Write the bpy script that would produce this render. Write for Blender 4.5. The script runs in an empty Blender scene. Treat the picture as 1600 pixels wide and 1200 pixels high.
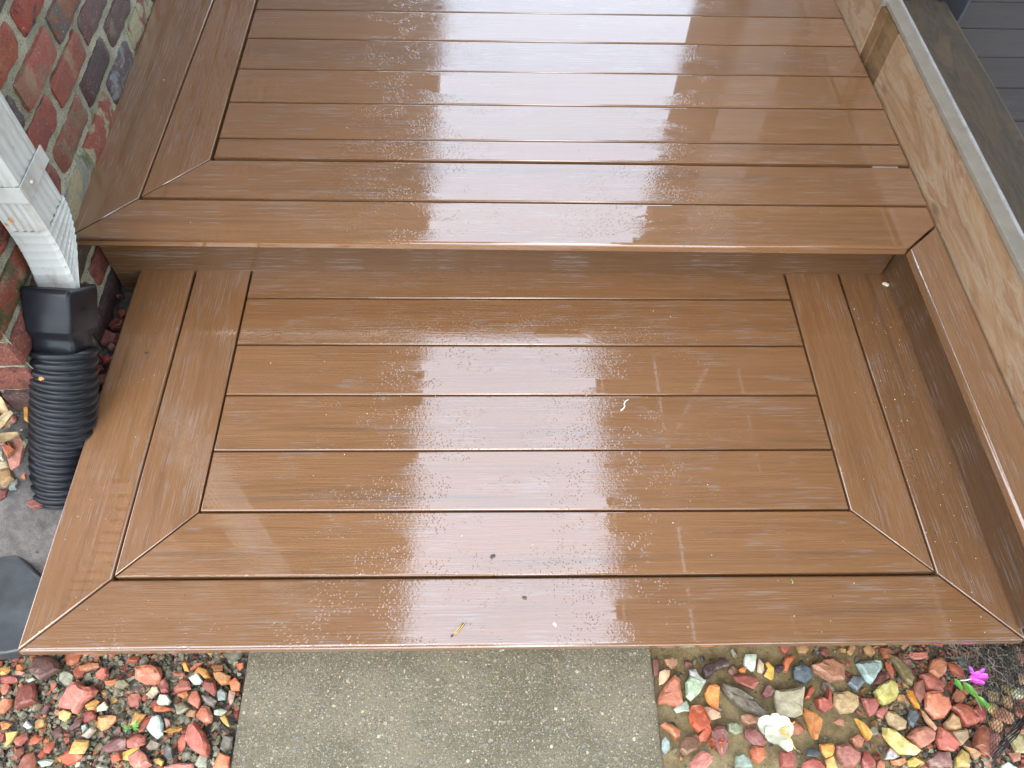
import bpy, bmesh, math, random
from mathutils import Vector, Matrix, Euler, noise

scene = bpy.context.scene
C = scene.collection
rnd = random.Random(7)

# ------------------------------------------------------------------ camera
F_PX, PITCH, YAW, ROLL, CAM_H = 1216.1, math.radians(56.64), math.radians(3.33), math.radians(2.74), 1.483
fwd = Vector((math.sin(YAW) * math.cos(PITCH), math.cos(YAW) * math.cos(PITCH), -math.sin(PITCH)))
right = Vector((math.cos(YAW), -math.sin(YAW), 0))
upv = right.cross(fwd)
cr = right * math.cos(ROLL) + upv * math.sin(ROLL)
cu = upv * math.cos(ROLL) - right * math.sin(ROLL)
cam_data = bpy.data.cameras.new('camera')
cam = bpy.data.objects.new('camera', cam_data)
C.objects.link(cam)
cam.matrix_world = Matrix(((cr.x, cu.x, -fwd.x, 0), (cr.y, cu.y, -fwd.y, 0), (cr.z, cu.z, -fwd.z, CAM_H), (0, 0, 0, 1)))
cam_data.sensor_width = 36
cam_data.lens = F_PX / 1600 * 36
cam_data.clip_start = 0.05
cam_data.clip_end = 300
scene.camera = cam

# ------------------------------------------------------------------ world, sun, exposure
world = bpy.data.worlds.new('World')
scene.world = world
world.use_nodes = True
wn, wl = world.node_tree.nodes, world.node_tree.links
wn.clear()
SUN_EL, SUN_AZ = math.radians(62), math.radians(200)     # overcast; the faint sun is behind the camera
sky = wn.new('ShaderNodeTexSky')
sky.sky_type = 'NISHITA'
sky.sun_disc = False
sky.sun_elevation = SUN_EL
sky.sun_rotation = SUN_AZ
sky.air_density = 1.0
sky.dust_density = 1.0
hsv = wn.new('ShaderNodeHueSaturation')
hsv.inputs['Saturation'].default_value = 1.55
bg = wn.new('ShaderNodeBackground')
bg.inputs['Strength'].default_value = 0.15
wo = wn.new('ShaderNodeOutputWorld')
cl = wn.new('ShaderNodeMixRGB')                          # cloud deck: soft pale variation
cl.blend_type = 'MULTIPLY'
cl.inputs[0].default_value = 1
tc = wn.new('ShaderNodeTexCoord')
nz = wn.new('ShaderNodeTexNoise')
nz.inputs['Scale'].default_value = 2.2
nz.inputs['Detail'].default_value = 3
rp = wn.new('ShaderNodeValToRGB')
rp.color_ramp.elements[0].position = 0.3
rp.color_ramp.elements[0].color = (6.6, 6.8, 7.1, 1)
rp.color_ramp.elements[1].position = 0.7
rp.color_ramp.elements[1].color = (8.4, 8.4, 8.4, 1)
wl.new(tc.outputs['Generated'], nz.inputs['Vector'])
wl.new(nz.outputs['Fac'], rp.inputs['Fac'])
gm = wn.new('ShaderNodeGamma')                            # thick cloud evens out the clear-sky brightness
gm.inputs[1].default_value = 0.22
wl.new(sky.outputs['Color'], gm.inputs[0])
wl.new(gm.outputs[0], hsv.inputs['Color'])
wl.new(hsv.outputs['Color'], cl.inputs[1])
wl.new(rp.outputs['Color'], cl.inputs[2])
wl.new(cl.outputs['Color'], bg.inputs['Color'])
wl.new(bg.outputs['Background'], wo.inputs['Surface'])

sun_data = bpy.data.lights.new('sun', 'SUN')
sun_data.energy = 0.5
sun_data.angle = math.radians(30)
sun_data.color = (1.0, 0.97, 0.92)
sun = bpy.data.objects.new('sun', sun_data)
C.objects.link(sun)
sd = Vector((math.sin(SUN_AZ) * math.cos(SUN_EL), math.cos(SUN_AZ) * math.cos(SUN_EL), math.sin(SUN_EL)))
sun.rotation_euler = sd.to_track_quat('Z', 'Y').to_euler()
sun.location = sd * 10

scene.view_settings.view_transform = 'Standard'
scene.view_settings.look = 'None'
scene.view_settings.gamma = 1
scene.view_settings.use_curve_mapping = False
scene.view_settings.exposure = 1.68
scene.render.engine = 'CYCLES'
scene.cycles.max_bounces = 5
scene.cycles.transparent_max_bounces = 8

# ------------------------------------------------------------------ helpers
def tag(o, label=None, cat=None, group=None, kind=None):
    if label: o['label'] = label
    if cat: o['category'] = cat
    if group: o['group'] = group
    if kind: o['kind'] = kind
    return o

def thing(name, loc, label, cat, rotz=0, group=None):
    o = bpy.data.objects.new(name, None)
    o.empty_display_size = 0.1
    C.objects.link(o)
    o.location = loc
    o.rotation_euler = (0, 0, rotz)
    return tag(o, label, cat, group)

def link(name, me, parent=None, loc=(0, 0, 0), rot=(0, 0, 0), mat=None, world_loc=True):
    """links mesh me as an object; loc/rot are world values, parents here are never scaled"""
    o = bpy.data.objects.new(name, me)
    C.objects.link(o)
    if mat is not None and not me.materials:
        me.materials.append(mat)
    M = Matrix.LocRotScale(Vector(loc), Euler(rot), None)
    if parent is not None:
        o.parent = parent
        P = parent
        W = Matrix.Identity(4)
        chain = []
        while P is not None:
            chain.append(P); P = P.parent
        for q in reversed(chain):
            W = W @ Matrix.LocRotScale(q.location, q.rotation_euler, q.scale)
        M = W.inverted() @ M
    l, r, s = M.decompose()
    o.location = l
    o.rotation_euler = r.to_euler()
    return o

def from_bm(name, bm, mat, parent=None, loc=(0, 0, 0), rot=(0, 0, 0), smooth=False):
    me = bpy.data.meshes.new(name)
    bmesh.ops.recalc_face_normals(bm, faces=bm.faces)
    bm.to_mesh(me)
    bm.free()
    if smooth:
        me.polygons.foreach_set('use_smooth', [True] * len(me.polygons))
    return link(name, me, parent, loc, rot, mat)

def inset_poly(P, d, crisp=False):
    """P: list of 2D tuples, counter-clockwise; offset inward by d (crisp: much less along mitre cuts)"""
    n = len(P)
    out = []
    for i in range(n):
        a, b, c = Vector(P[i - 1]), Vector(P[i]), Vector(P[(i + 1) % n])
        e1, e2 = (b - a).normalized(), (c - b).normalized()
        n1, n2 = Vector((-e1.y, e1.x)), Vector((-e2.y, e2.x))
        d1 = d2 = d
        if crisp:
            if min(abs(e1.x), abs(e1.y)) > 0.35: d1 = d * 0.22
            if min(abs(e2.x), abs(e2.y)) > 0.35: d2 = d * 0.22
        det = n1.x * n2.y - n1.y * n2.x
        if abs(det) < 0.05:
            out.append(tuple(b + (n1 + n2) * (d / 2)))
        else:
            out.append((b.x + (d1 * n2.y - d2 * n1.y) / det, b.y + (d2 * n1.x - d1 * n2.x) / det))
    return out

def ccw(P):
    a = sum(P[i][0] * P[(i + 1) % len(P)][1] - P[(i + 1) % len(P)][0] * P[i][1] for i in range(len(P)))
    return P if a > 0 else P[::-1]

def slab_bm(P, z0, z1, r=0.003, seg=3, bm=None, rb=0.0):
    """prism with rounded upper (and lower, rb) rim"""
    bm = bm or bmesh.new()
    P = ccw(list(P))
    rings = []
    if rb:
        rings.append((rb, z0)); rings.append((rb * 0.3, z0 + rb * 0.3)); rings.append((0, z0 + rb))
    else:
        rings.append((0, z0))
    if r:
        for i in range(seg + 1):
            t = i / seg * math.pi / 2
            rings.append((r * (1 - math.cos(t)), z1 - r + r * math.sin(t)))
    else:
        rings.append((0, z1))
    vs = []
    for d, z in rings:
        Q = inset_poly(P, d, True) if d else P
        vs.append([bm.verts.new((x, y, z)) for x, y in Q])
    n = len(P)
    for k in range(len(vs) - 1):
        for i in range(n):
            bm.faces.new((vs[k][i], vs[k][(i + 1) % n], vs[k + 1][(i + 1) % n], vs[k + 1][i]))
    bm.faces.new(vs[-1])
    bm.faces.new(vs[0][::-1])
    return bm

def plank(name, P, z_top, th, parent, mat, axis='x', r=0.0032, rb=0.0, gap=0.0022, rot=None):
    """board lying flat: P metric outline of its cell, cut back by half a gap; local X runs along the grain"""
    P = inset_poly(ccw(list(P)), gap) if gap else ccw(list(P))
    cx = sum(p[0] for p in P) / len(P)
    cy = sum(p[1] for p in P) / len(P)
    a = (0 if axis == 'x' else math.pi / 2) if rot is None else rot
    ca, sa = math.cos(-a), math.sin(-a)
    Q = [((x - cx) * ca - (y - cy) * sa, (x - cx) * sa + (y - cy) * ca) for x, y in P]
    bm = slab_bm(Q, -th, 0, r, 4, rb=rb)
    o = from_bm(name, bm, mat, parent, (cx, cy, z_top), (0, 0, a))
    shade_round(o)
    return o

def shade_round(o):
    for p in o.data.polygons:
        p.use_smooth = len(p.vertices) == 4 and p.area < 1e9 and abs(p.normal.z) < 0.97 and abs(p.normal.z) > 0.03

def box_bm(x0, x1, y0, y1, z0, z1, bm=None, bevel=0.0):
    b = bmesh.new() if bm is None or bevel else bm
    vs = [b.verts.new(v) for v in ((x0, y0, z0), (x1, y0, z0), (x1, y1, z0), (x0, y1, z0), (x0, y0, z1), (x1, y0, z1), (x1, y1, z1), (x0, y1, z1))]
    for f in ((3, 2, 1, 0), (4, 5, 6, 7), (0, 1, 5, 4), (1, 2, 6, 5), (2, 3, 7, 6), (3, 0, 4, 7)):
        b.faces.new([vs[i] for i in f])
    if bevel:
        bmesh.ops.bevel(b, geom=b.edges[:], offset=bevel, segments=2, profile=0.5, affect='EDGES')
        if bm is not None:
            me = bpy.data.meshes.new('tmp'); b.to_mesh(me); b.free(); bm.from_mesh(me); bpy.data.meshes.remove(me)
            return bm
    return b

def sweep_bm(path, section, ups=None, bm=None, caps=True, scales=None):
    """path: list of Vector; section: list of (a, b) in the (side, normal) frame, or function(i)->list"""
    bm = bm or bmesh.new()
    path = [Vector(p) for p in path]
    n = len(path)
    rings = []
    side0 = Vector((1, 0, 0)) if ups is None else Vector(ups)
    for i, p in enumerate(path):
        t = (path[min(i + 1, n - 1)] - path[max(i - 1, 0)]).normalized()
        s = (side0 - t * side0.dot(t)).normalized()
        nn = t.cross(s)
        sec = section(i) if callable(section) else section
        k = scales[i] if scales else 1
        rings.append([bm.verts.new(p + s * a * k + nn * b * k) for a, b in sec])
    m = len(rings[0])
    for i in range(n - 1):
        for j in range(m):
            bm.faces.new((rings[i][j], rings[i][(j + 1) % m], rings[i + 1][(j + 1) % m], rings[i + 1][j]))
    if caps:
        bm.faces.new(rings[0][::-1]); bm.faces.new(rings[-1])
    return bm

def circle(r, n=20):
    return [(r * math.cos(2 * math.pi * i / n), r * math.sin(2 * math.pi * i / n)) for i in range(n)]

def tube(name, path, r, mat, parent=None, n=8, label=None):
    bm = sweep_bm(path, circle(r, n))
    return from_bm(name, bm, mat, parent, smooth=True)

class Mass:
    """many small loose pieces gathered into one mesh, with a colour per piece"""
    def __init__(s):
        s.v, s.f, s.c = [], [], []
    templates = None
    @classmethod
    def make(cls):
        cls.templates = []
        r = random.Random(31)
        for k in range(14):
            bm = bmesh.new()
            for i in range(11):
                a, b = r.uniform(0, 6.283), r.uniform(-1, 1)
                q = math.sqrt(1 - b * b) * r.uniform(0.85, 1.1)
                bm.verts.new((q * math.cos(a), 0.8 * q * math.sin(a), 0.62 * b))
            bmesh.ops.convex_hull(bm, input=bm.verts[:])
            for v in [v for v in bm.verts if not v.link_faces]: bm.verts.remove(v)
            bmesh.ops.recalc_face_normals(bm, faces=bm.faces)
            bm.verts.index_update()
            cls.templates.append(([v.co.copy() for v in bm.verts], [tuple(v.index for v in f.verts) for f in bm.faces]))
            bm.free()
    def add(s, x, y, z, size, col, r):
        if not Mass.templates: Mass.make()
        vs, fs = r.choice(Mass.templates)
        M = Euler((r.uniform(-.5, .5), r.uniform(-.5, .5), r.uniform(0, 6.28))).to_matrix() * size
        n = len(s.v)
        for v in vs:
            w = M @ v
            s.v.append((x + w.x, y + w.y, z + w.z)); s.c += [col[0], col[1], col[2], 1.0]
        s.f += [tuple(i + n for i in f) for f in fs]
    def build(s, name, mat, parent=None):
        me = bpy.data.meshes.new(name)
        me.from_pydata(s.v, [], s.f)
        a = me.color_attributes.new('tint', 'FLOAT_COLOR', 'POINT')
        a.data.foreach_set('color', s.c)
        return link(name, me, parent, mat=mat)

# ------------------------------------------------------------------ material tools
class Mat:
    def __init__(s, name):
        s.m = bpy.data.materials.new(name)
        s.m.use_nodes = True
        s.n, s.l = s.m.node_tree.nodes, s.m.node_tree.links
        s.n.clear()
        s.out = s.n.new('ShaderNodeOutputMaterial')
        s.b = s.n.new('ShaderNodeBsdfPrincipled')
        s.l.new(s.b.outputs[0], s.out.inputs[0])
    def put(s, sock, v):
        if isinstance(v, bpy.types.NodeSocket): s.l.new(v, sock)
        elif v is not None:
            if isinstance(v, tuple) and len(v) == 3 and sock.type == 'RGBA': v = v + (1,)
            sock.default_value = v
    def set(s, **kw):
        for k, v in kw.items():
            s.put(s.b.inputs[k.replace('_', ' ')], v)
        return s
    def co(s, kind='Object', scale=(1, 1, 1), rand=0.0):
        t = s.n.new('ShaderNodeTexCoord')
        v = t.outputs[kind]
        if rand:
            oi = s.n.new('ShaderNodeObjectInfo')
            v = s.vm('ADD', v, s.vm('MULTIPLY', s.comb(oi.outputs['Random'], s.math('MULTIPLY', oi.outputs['Random'], 7.3), s.math('MULTIPLY', oi.outputs['Random'], 3.1)), (rand, rand, rand)))
        if scale != (1, 1, 1): v = s.vm('MULTIPLY', v, scale)
        return v
    def comb(s, x, y, z):
        c = s.n.new('ShaderNodeCombineXYZ')
        s.put(c.inputs[0], x); s.put(c.inputs[1], y); s.put(c.inputs[2], z)
        return c.outputs[0]
    def vm(s, op, a, b):
        c = s.n.new('ShaderNodeVectorMath'); c.operation = op
        s.put(c.inputs[0], a); s.put(c.inputs[1], b)
        return c.outputs[0]
    def math(s, op, a, b=0.0, clamp=False):
        c = s.n.new('ShaderNodeMath'); c.operation = op; c.use_clamp = clamp
        s.put(c.inputs[0], a); s.put(c.inputs[1], b)
        return c.outputs[0]
    def noise(s, v, scale=1.0, detail=3.0, rough=0.55, dist=0.0):
        c = s.n.new('ShaderNodeTexNoise')
        s.put(c.inputs['Vector'], v)
        c.inputs['Scale'].default_value = scale; c.inputs['Detail'].default_value = detail
        c.inputs['Roughness'].default_value = rough; c.inputs['Distortion'].default_value = dist
        return c.outputs['Fac']
    def voro(s, v, scale, out='Distance', feat='F1', rand=1.0):
        c = s.n.new('ShaderNodeTexVoronoi'); c.feature = feat
        s.put(c.inputs['Vector'], v); c.inputs['Scale'].default_value = scale
        c.inputs['Randomness'].default_value = rand
        return c.outputs[out]
    def step(s, v, a, b, lo=0.0, hi=1.0):
        c = s.n.new('ShaderNodeMapRange'); c.interpolation_type = 'SMOOTHSTEP'
        s.put(c.inputs['Value'], v)
        c.inputs['From Min'].default_value = a; c.inputs['From Max'].default_value = b
        c.inputs['To Min'].default_value = lo; c.inputs['To Max'].default_value = hi
        return c.outputs[0]
    def mix(s, f, a, b, mode='MIX'):
        c = s.n.new('ShaderNodeMixRGB'); c.blend_type = mode
        s.put(c.inputs[0], f); s.put(c.inputs[1], a); s.put(c.inputs[2], b)
        return c.outputs[0]
    def ramp(s, f, stops):
        c = s.n.new('ShaderNodeValToRGB')
        s.put(c.inputs[0], f)
        e = c.color_ramp.elements
        while len(e) < len(stops): e.new(0.5)
        for i, (p, col) in enumerate(stops):
            e[i].position = p; e[i].color = tuple(col) + (1,) if len(col) == 3 else col
        return c.outputs[0]
    def bump(s, h, strength=1.0, dist=0.001, normal=None):
        c = s.n.new('ShaderNodeBump')
        c.inputs['Strength'].default_value = strength; c.inputs['Distance'].default_value = dist
        s.put(c.inputs['Height'], h)
        if normal is not None: s.put(c.inputs['Normal'], normal)
        return c.outputs[0]

def lin(c, k=1.0):
    return tuple(((v / 255 / 12.92) if v / 255 <= 0.04045 else ((v / 255 + 0.055) / 1.055) ** 2.4) * k for v in c)
# ------------------------------------------------------------------ materials
def deck_material(name, base, dark, wet=1.0, puddle=0.5):
    """wood-grain composite board under a film of rain water; local X is the grain"""
    m = Mat(name)
    v = m.co('Object', rand=13.0)
    broad = m.noise(m.vm('MULTIPLY', v, (1.6, 26, 26)), 1, 4, 0.6)
    fine = m.noise(m.vm('MULTIPLY', v, (7, 170, 170)), 1, 3, 0.6)
    streak = m.noise(m.vm('MULTIPLY', v, (1.1, 34, 34)), 1, 2, 0.5)
    col = m.mix(m.step(broad, 0.3, 0.72), base, tuple(c * 0.84 for c in base))
    col = m.mix(m.step(fine, 0.35, 0.7, 0, 0.42), col, tuple(c * 1.25 for c in base))
    col = m.mix(m.step(streak, 0.60, 0.76, 0, 0.42), col, dark)
    oi = m.n.new('ShaderNodeObjectInfo')
    col = m.mix(1.0, col, m.ramp(oi.outputs['Random'], [(0, (0.90, 0.90, 0.91)), (1, (1.08, 1.07, 1.05))]), 'MULTIPLY')
    # embossed grain, uneven along the board
    emb = m.noise(m.vm('MULTIPLY', v, (9, 290, 290)), 1, 2.5, 0.6, 0.3)
    emb2 = m.noise(m.vm('MULTIPLY', v, (20, 480, 480)), 1, 1.5, 0.5)
    emb = m.math('ADD', m.math('MULTIPLY', m.step(emb, 0.35, 0.7), 1.0), m.math('MULTIPLY', emb2, 0.5))
    # water: 1 where the film is thick enough to be flat
    film = m.noise(m.vm('MULTIPLY', v, (3.2, 8.5, 3)), 1, 3.5, 0.55, 0.4)
    film = m.math('ADD', film, m.math('MULTIPLY', m.math('SUBTRACT', oi.outputs['Random'], 0.5), 0.16))
    thick = m.step(film, 1.0 - puddle - 0.02, 1.0 - puddle + 0.03)
    rip = m.noise(m.vm('MULTIPLY', v, (0.8, 1, 1)), 190, 2.0, 0.55)
    edge_n = m.noise(m.vm('MULTIPLY', v, (11, 17, 3)), 1, 3, 0.6)
    # beads and small holes in the film
    bead_d = m.voro(m.vm('MULTIPLY', v, (0.8, 1, 1)), 175)
    bead_m = m.step(m.noise(v, 15, 4, 0.65), 0.44, 0.56)
    bead = m.math('MULTIPLY', m.step(bead_d, 0.42, 0.12), bead_m)
    thin = m.math('SUBTRACT', 1.0, thick)
    h = m.math('ADD', m.math('MULTIPLY', rip, m.math('MULTIPLY', thin, 0.55)), m.math('MULTIPLY', emb, m.math('MULTIPLY', m.math('MULTIPLY', m.math('ADD', m.math('MULTIPLY', thin, 0.92), 0.08), 0.34), m.step(edge_n, 0.3, 0.65, 0.3, 1.0))))
    # glints of tiny drops in the embossing, painted in as paler base colour
    glint_tint = m.math('MULTIPLY', m.math('MULTIPLY', m.step(emb, 0.75, 1.15), thin), m.step(edge_n, 0.40, 0.6))
    col = m.mix(m.math('MULTIPLY', glint_tint, 0.5), col, tuple(0.5 * c + 0.115 for c in base))
    h = m.math('ADD', h,
               m.math('MULTIPLY', bead, m.math('ADD', m.math('MULTIPLY', thin, 1.15), 0.05)))
    cn = m.bump(h, 0.45, 0.00045)
    bn = m.bump(emb, 0.5, 0.0006)
    m.set(Base_Color=col, Roughness=m.step(fine, 0.3, 0.7, 0.42, 0.6), IOR=1.45, Normal=bn)
    m.b.inputs['Specular IOR Level'].default_value = 0.35
    m.b.inputs['Coat Weight'].default_value = wet
    m.b.inputs['Coat IOR'].default_value = 1.95
    m.put(m.b.inputs['Coat Roughness'], m.math('ADD', m.math('MULTIPLY', thin, 0.05), 0.01))
    m.put(m.b.inputs['Coat Normal'], cn)
    return m.m

BROWN = (0.168, 0.079, 0.030)
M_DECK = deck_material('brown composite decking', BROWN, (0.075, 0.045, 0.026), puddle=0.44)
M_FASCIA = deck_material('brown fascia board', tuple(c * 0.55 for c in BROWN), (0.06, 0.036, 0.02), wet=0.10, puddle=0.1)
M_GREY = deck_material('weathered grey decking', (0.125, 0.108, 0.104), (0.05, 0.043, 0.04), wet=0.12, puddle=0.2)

def wood_material(name, stops, scale=(2.2, 9, 9), knots=True, wet=0.4, rough=0.5):
    m = Mat(name)
    v = m.co('Object', rand=5.0)
    w = m.vm('MULTIPLY', v, scale)
    warp = m.noise(m.vm('MULTIPLY', v, (5, 9, 9)), 1, 3)
    n = m.noise(w, 1, 5, 0.62, 1.6)
    col = m.ramp(n, stops)
    ring = m.noise(m.vm('MULTIPLY', m.vm('ADD', v, m.comb(0.0, m.math('MULTIPLY', warp, 0.08), m.math('MULTIPLY', warp, 0.08))), (3, 95, 95)), 1, 3, 0.6)
    col = m.mix(m.step(ring, 0.45, 0.7, 0, 0.55), col, m.mix(0.5, col, (0.42, 0.3, 0.22), 'MULTIPLY'))
    if knots:
        kd = m.voro(m.vm('MULTIPLY', v, (3.4, 8, 8)), 1.0)
        col = m.mix(m.step(kd, 0.11, 0.04, 0, 0.7), col, (0.10, 0.065, 0.04))
    spots = m.noise(v, 55, 3, 0.6)
    col = m.mix(m.step(spots, 0.66, 0.74, 0, 0.6), col, (0.07, 0.055, 0.04))
    b = m.bump(m.math('ADD', ring, m.math('MULTIPLY', n, 1.5)), 0.6, 0.0016)
    m.set(Base_Color=col, Roughness=rough, Normal=b)
    m.b.inputs['Coat Weight'].default_value = wet
    m.b.inputs['Coat Roughness'].default_value = 0.2
    return m.m

M_SILL = wood_material('rough wet pine', [(0.3, (0.21, 0.12, 0.06)), (0.43, (0.28, 0.165, 0.083)), (0.52, (0.31, 0.22, 0.135)), (0.60, (0.245, 0.135, 0.072)), (0.70, (0.30, 0.185, 0.095)), (0.8, (0.32, 0.245, 0.16))], scale=(2.6, 11, 11))
M_STRIP = wood_material('dark filler wood', [(0.35, (0.10, 0.055, 0.022)), (0.55, (0.19, 0.11, 0.045)), (0.75, (0.075, 0.042, 0.02))], knots=False)
M_BEAM = wood_material('weathered grey timber', [(0.3, (0.09, 0.062, 0.036)), (0.45, (0.155, 0.105, 0.06)), (0.55, (0.105, 0.08, 0.052)), (0.65, (0.175, 0.118, 0.066)), (0.8, (0.21, 0.13, 0.065))], wet=0.03, rough=0.8)

def plain(name, col, rough=0.5, metallic=0.0, bscale=0, bstr=0.3, bdist=0.001, coat=0.0, var=0.12, vscale=30):
    m = Mat(name)
    v = m.co('Object', rand=3.0)
    c = m.mix(m.step(m.noise(v, vscale, 4), 0.3, 0.7), tuple(x * (1 - var) for x in col), tuple(min(1, x * (1 + var)) for x in col))
    m.set(Base_Color=c, Roughness=rough, Metallic=metallic)
    if bscale: m.put(m.b.inputs['Normal'], m.bump(m.noise(v, bscale, 4), bstr, bdist))
    if coat:
        m.b.inputs['Coat Weight'].default_value = coat
        m.b.inputs['Coat Roughness'].default_value = 0.12
    return m.m

M_TRACK = plain('beige painted metal track', (0.195, 0.168, 0.128), 0.55, 0.0, 60, 0.1, 0.0005, var=0.08)
M_LIP = plain('bright aluminium lip', (0.78, 0.78, 0.77), 0.22, 0.7)
M_GASKET = plain('black rubber gasket', (0.02, 0.02, 0.022), 0.5)
M_STEEL = plain('blue grey painted steel', (0.10, 0.125, 0.16), 0.4, 0.2, 80, 0.15)
M_PIPE = plain('black corrugated plastic', (0.007, 0.008, 0.010), 0.36, 0, 40, 0.12, 0.0006, var=0.3)
M_PIPE.node_tree.nodes['Principled BSDF'].inputs['Specular IOR Level'].default_value = 0.28
M_SLATE = plain('dark slate slab', (0.034, 0.039, 0.040), 0.5, 0, 25, 0.6, 0.002, coat=0.15, var=0.35, vscale=14)
M_SIDING = plain('tan siding', (0.30, 0.26, 0.20), 0.6)
M_SOFFIT = plain('dark tan soffit', (0.16, 0.12, 0.09), 0.6)
M_PALE = plain('pale cream added wall', (0.28, 0.27, 0.25), 0.6)
M_ROOF = plain('brown roof panel', (0.13, 0.09, 0.065), 0.6)
M_TWIG = plain('tan twig', (0.36, 0.25, 0.08), 0.5)
M_THREAD = plain('pale thread', (0.8, 0.76, 0.66), 0.5)
M_GREEN = plain('green leaf', (0.10, 0.26, 0.035), 0.4, var=0.3)
M_LEAF = plain('dry tan leaf', (0.33, 0.24, 0.12), 0.55, 0, 60, 0.5, 0.001, var=0.4, vscale=45)
M_STRAW = plain('dry grass and roots', (0.14, 0.11, 0.075), 0.7, var=0.4)
M_NET = plain('black netting', (0.018, 0.018, 0.02), 0.45)
M_CLIP = plain('dull metal clip', (0.35, 0.35, 0.33), 0.4, 0.5)
M_SKIRT = plain('dark joist wood', (0.06, 0.045, 0.03), 0.7)
M_RUST = plain('rust orange stain', (0.42, 0.17, 0.04), 0.7, var=0.4, vscale=200)

def white_metal():
    m = Mat('white painted downspout with dirt')
    v = m.co('Object', rand=0)
    dirt = m.noise(m.vm('MULTIPLY', v, (1, 1, 0.35)), 26, 5, 0.65)
    fleck = m.noise(v, 150, 3, 0.6)
    col = m.mix(m.step(dirt, 0.45, 0.72, 0, 0.75), (0.37, 0.375, 0.345), (0.22, 0.20, 0.145))
    col = m.mix(m.step(fleck, 0.67, 0.72, 0, 0.9), col, (0.16, 0.11, 0.06))
    m.set(Base_Color=col, Roughness=0.32, Normal=m.bump(dirt, 0.1, 0.001))
    return m.m
M_WHITE = white_metal()

def flower_mat(name, a, b, sss=0.2):
    m = Mat(name)
    v = m.co('Object')
    m.set(Base_Color=m.mix(m.step(m.noise(v, 60, 4), 0.35, 0.7), a, b), Roughness=0.45)
    m.b.inputs['Subsurface Weight'].default_value = sss
    m.b.inputs['Subsurface Radius'].default_value = (0.004, 0.004, 0.003)
    return m.m
M_PETAL = flower_mat('cream white petal', (0.46, 0.47, 0.34), (0.58, 0.57, 0.46))
M_STAMEN = flower_mat('yellow stamen', (0.8, 0.5, 0.08), (0.7, 0.35, 0.05))
M_PINK = flower_mat('magenta petal', (0.75, 0.10, 0.55), (0.62, 0.08, 0.50))
M_PURPLE = flower_mat('purple petal', (0.40, 0.06, 0.42), (0.30, 0.05, 0.36))
M_BLOOM = flower_mat('dry red blossom', (0.35, 0.06, 0.04), (0.50, 0.20, 0.07), 0)

def attr(m, name, kind='OBJECT'):
    a = m.n.new('ShaderNodeAttribute'); a.attribute_type = kind; a.attribute_name = name
    return a.outputs['Color']

def brick_material(kind='OBJECT'):
    m = Mat('old wet brick ' + kind.lower())
    v = m.co('Object', rand=9.0)
    a, b = attr(m, 'tint', kind), attr(m, 'patch', kind)
    f = m.noise(v, 15, 5, 0.65, 0.8)
    col = m.mix(m.step(f, 0.49, 0.55), a, b)
    sp = m.noise(v, 190, 5, 0.75)
    col = m.mix(m.step(sp, 0.53, 0.63, 0, 0.85), col, m.mix(1.0, col, (0.4, 0.35, 0.35), 'MULTIPLY'))
    col = m.mix(m.step(m.noise(m.vm('ADD', v, (4.0, 2.0, 1.0)), 230, 3, 0.65), 0.63, 0.69, 0, 0.7), col, (0.42, 0.36, 0.28))
    col = m.mix(m.step(m.noise(m.vm('ADD', v, (1.0, 7.0, 3.0)), 11, 4, 0.6), 0.58, 0.7, 0, 0.5), col, (0.22, 0.20, 0.13))
    h = m.math('ADD', m.noise(v, 60, 5, 0.7), m.math('MULTIPLY', sp, 0.6))
    col = m.mix(1.0, col, (1.0, 0.93, 0.80), 'MULTIPLY')
    m.set(Base_Color=col, Roughness=0.6, Normal=m.bump(h, 1.0, 0.004))
    m.b.inputs['Coat Weight'].default_value = 0.10
    m.b.inputs['Coat Roughness'].default_value = 0.25
    return m.m
M_BRICK = brick_material()
M_BRICK_FAR = brick_material('GEOMETRY')

def mortar_material():
    m = Mat('sandy mortar with moss')
    v = m.co('Object')
    grit = m.noise(v, 330, 3, 0.7)
    col = m.mix(m.step(m.noise(v, 9, 4), 0.35, 0.65), (0.33, 0.31, 0.22), (0.20, 0.19, 0.125))
    moss = m.step(m.noise(m.vm('ADD', v, (3, 1, 0)), 6.5, 4, 0.65), 0.55, 0.66, 0, 0.8)
    sep = m.n.new('ShaderNodeSeparateXYZ'); m.put(sep.inputs[0], v)
    low = m.step(sep.outputs[2], 0.42, 0.24)
    col = m.mix(m.math('MULTIPLY', moss, m.math('ADD', m.math('MULTIPLY', low, 0.75), 0.2)), col, (0.065, 0.085, 0.025))
    col = m.mix(m.step(grit, 0.52, 0.62, 0, 0.85), col, (0.045, 0.04, 0.028))
    m.set(Base_Color=col, Roughness=0.85, Normal=m.bump(m.math('ADD', grit, m.noise(v, 70, 4)), 0.9, 0.003))
    return m.m
M_MORTAR = mortar_material()

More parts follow.
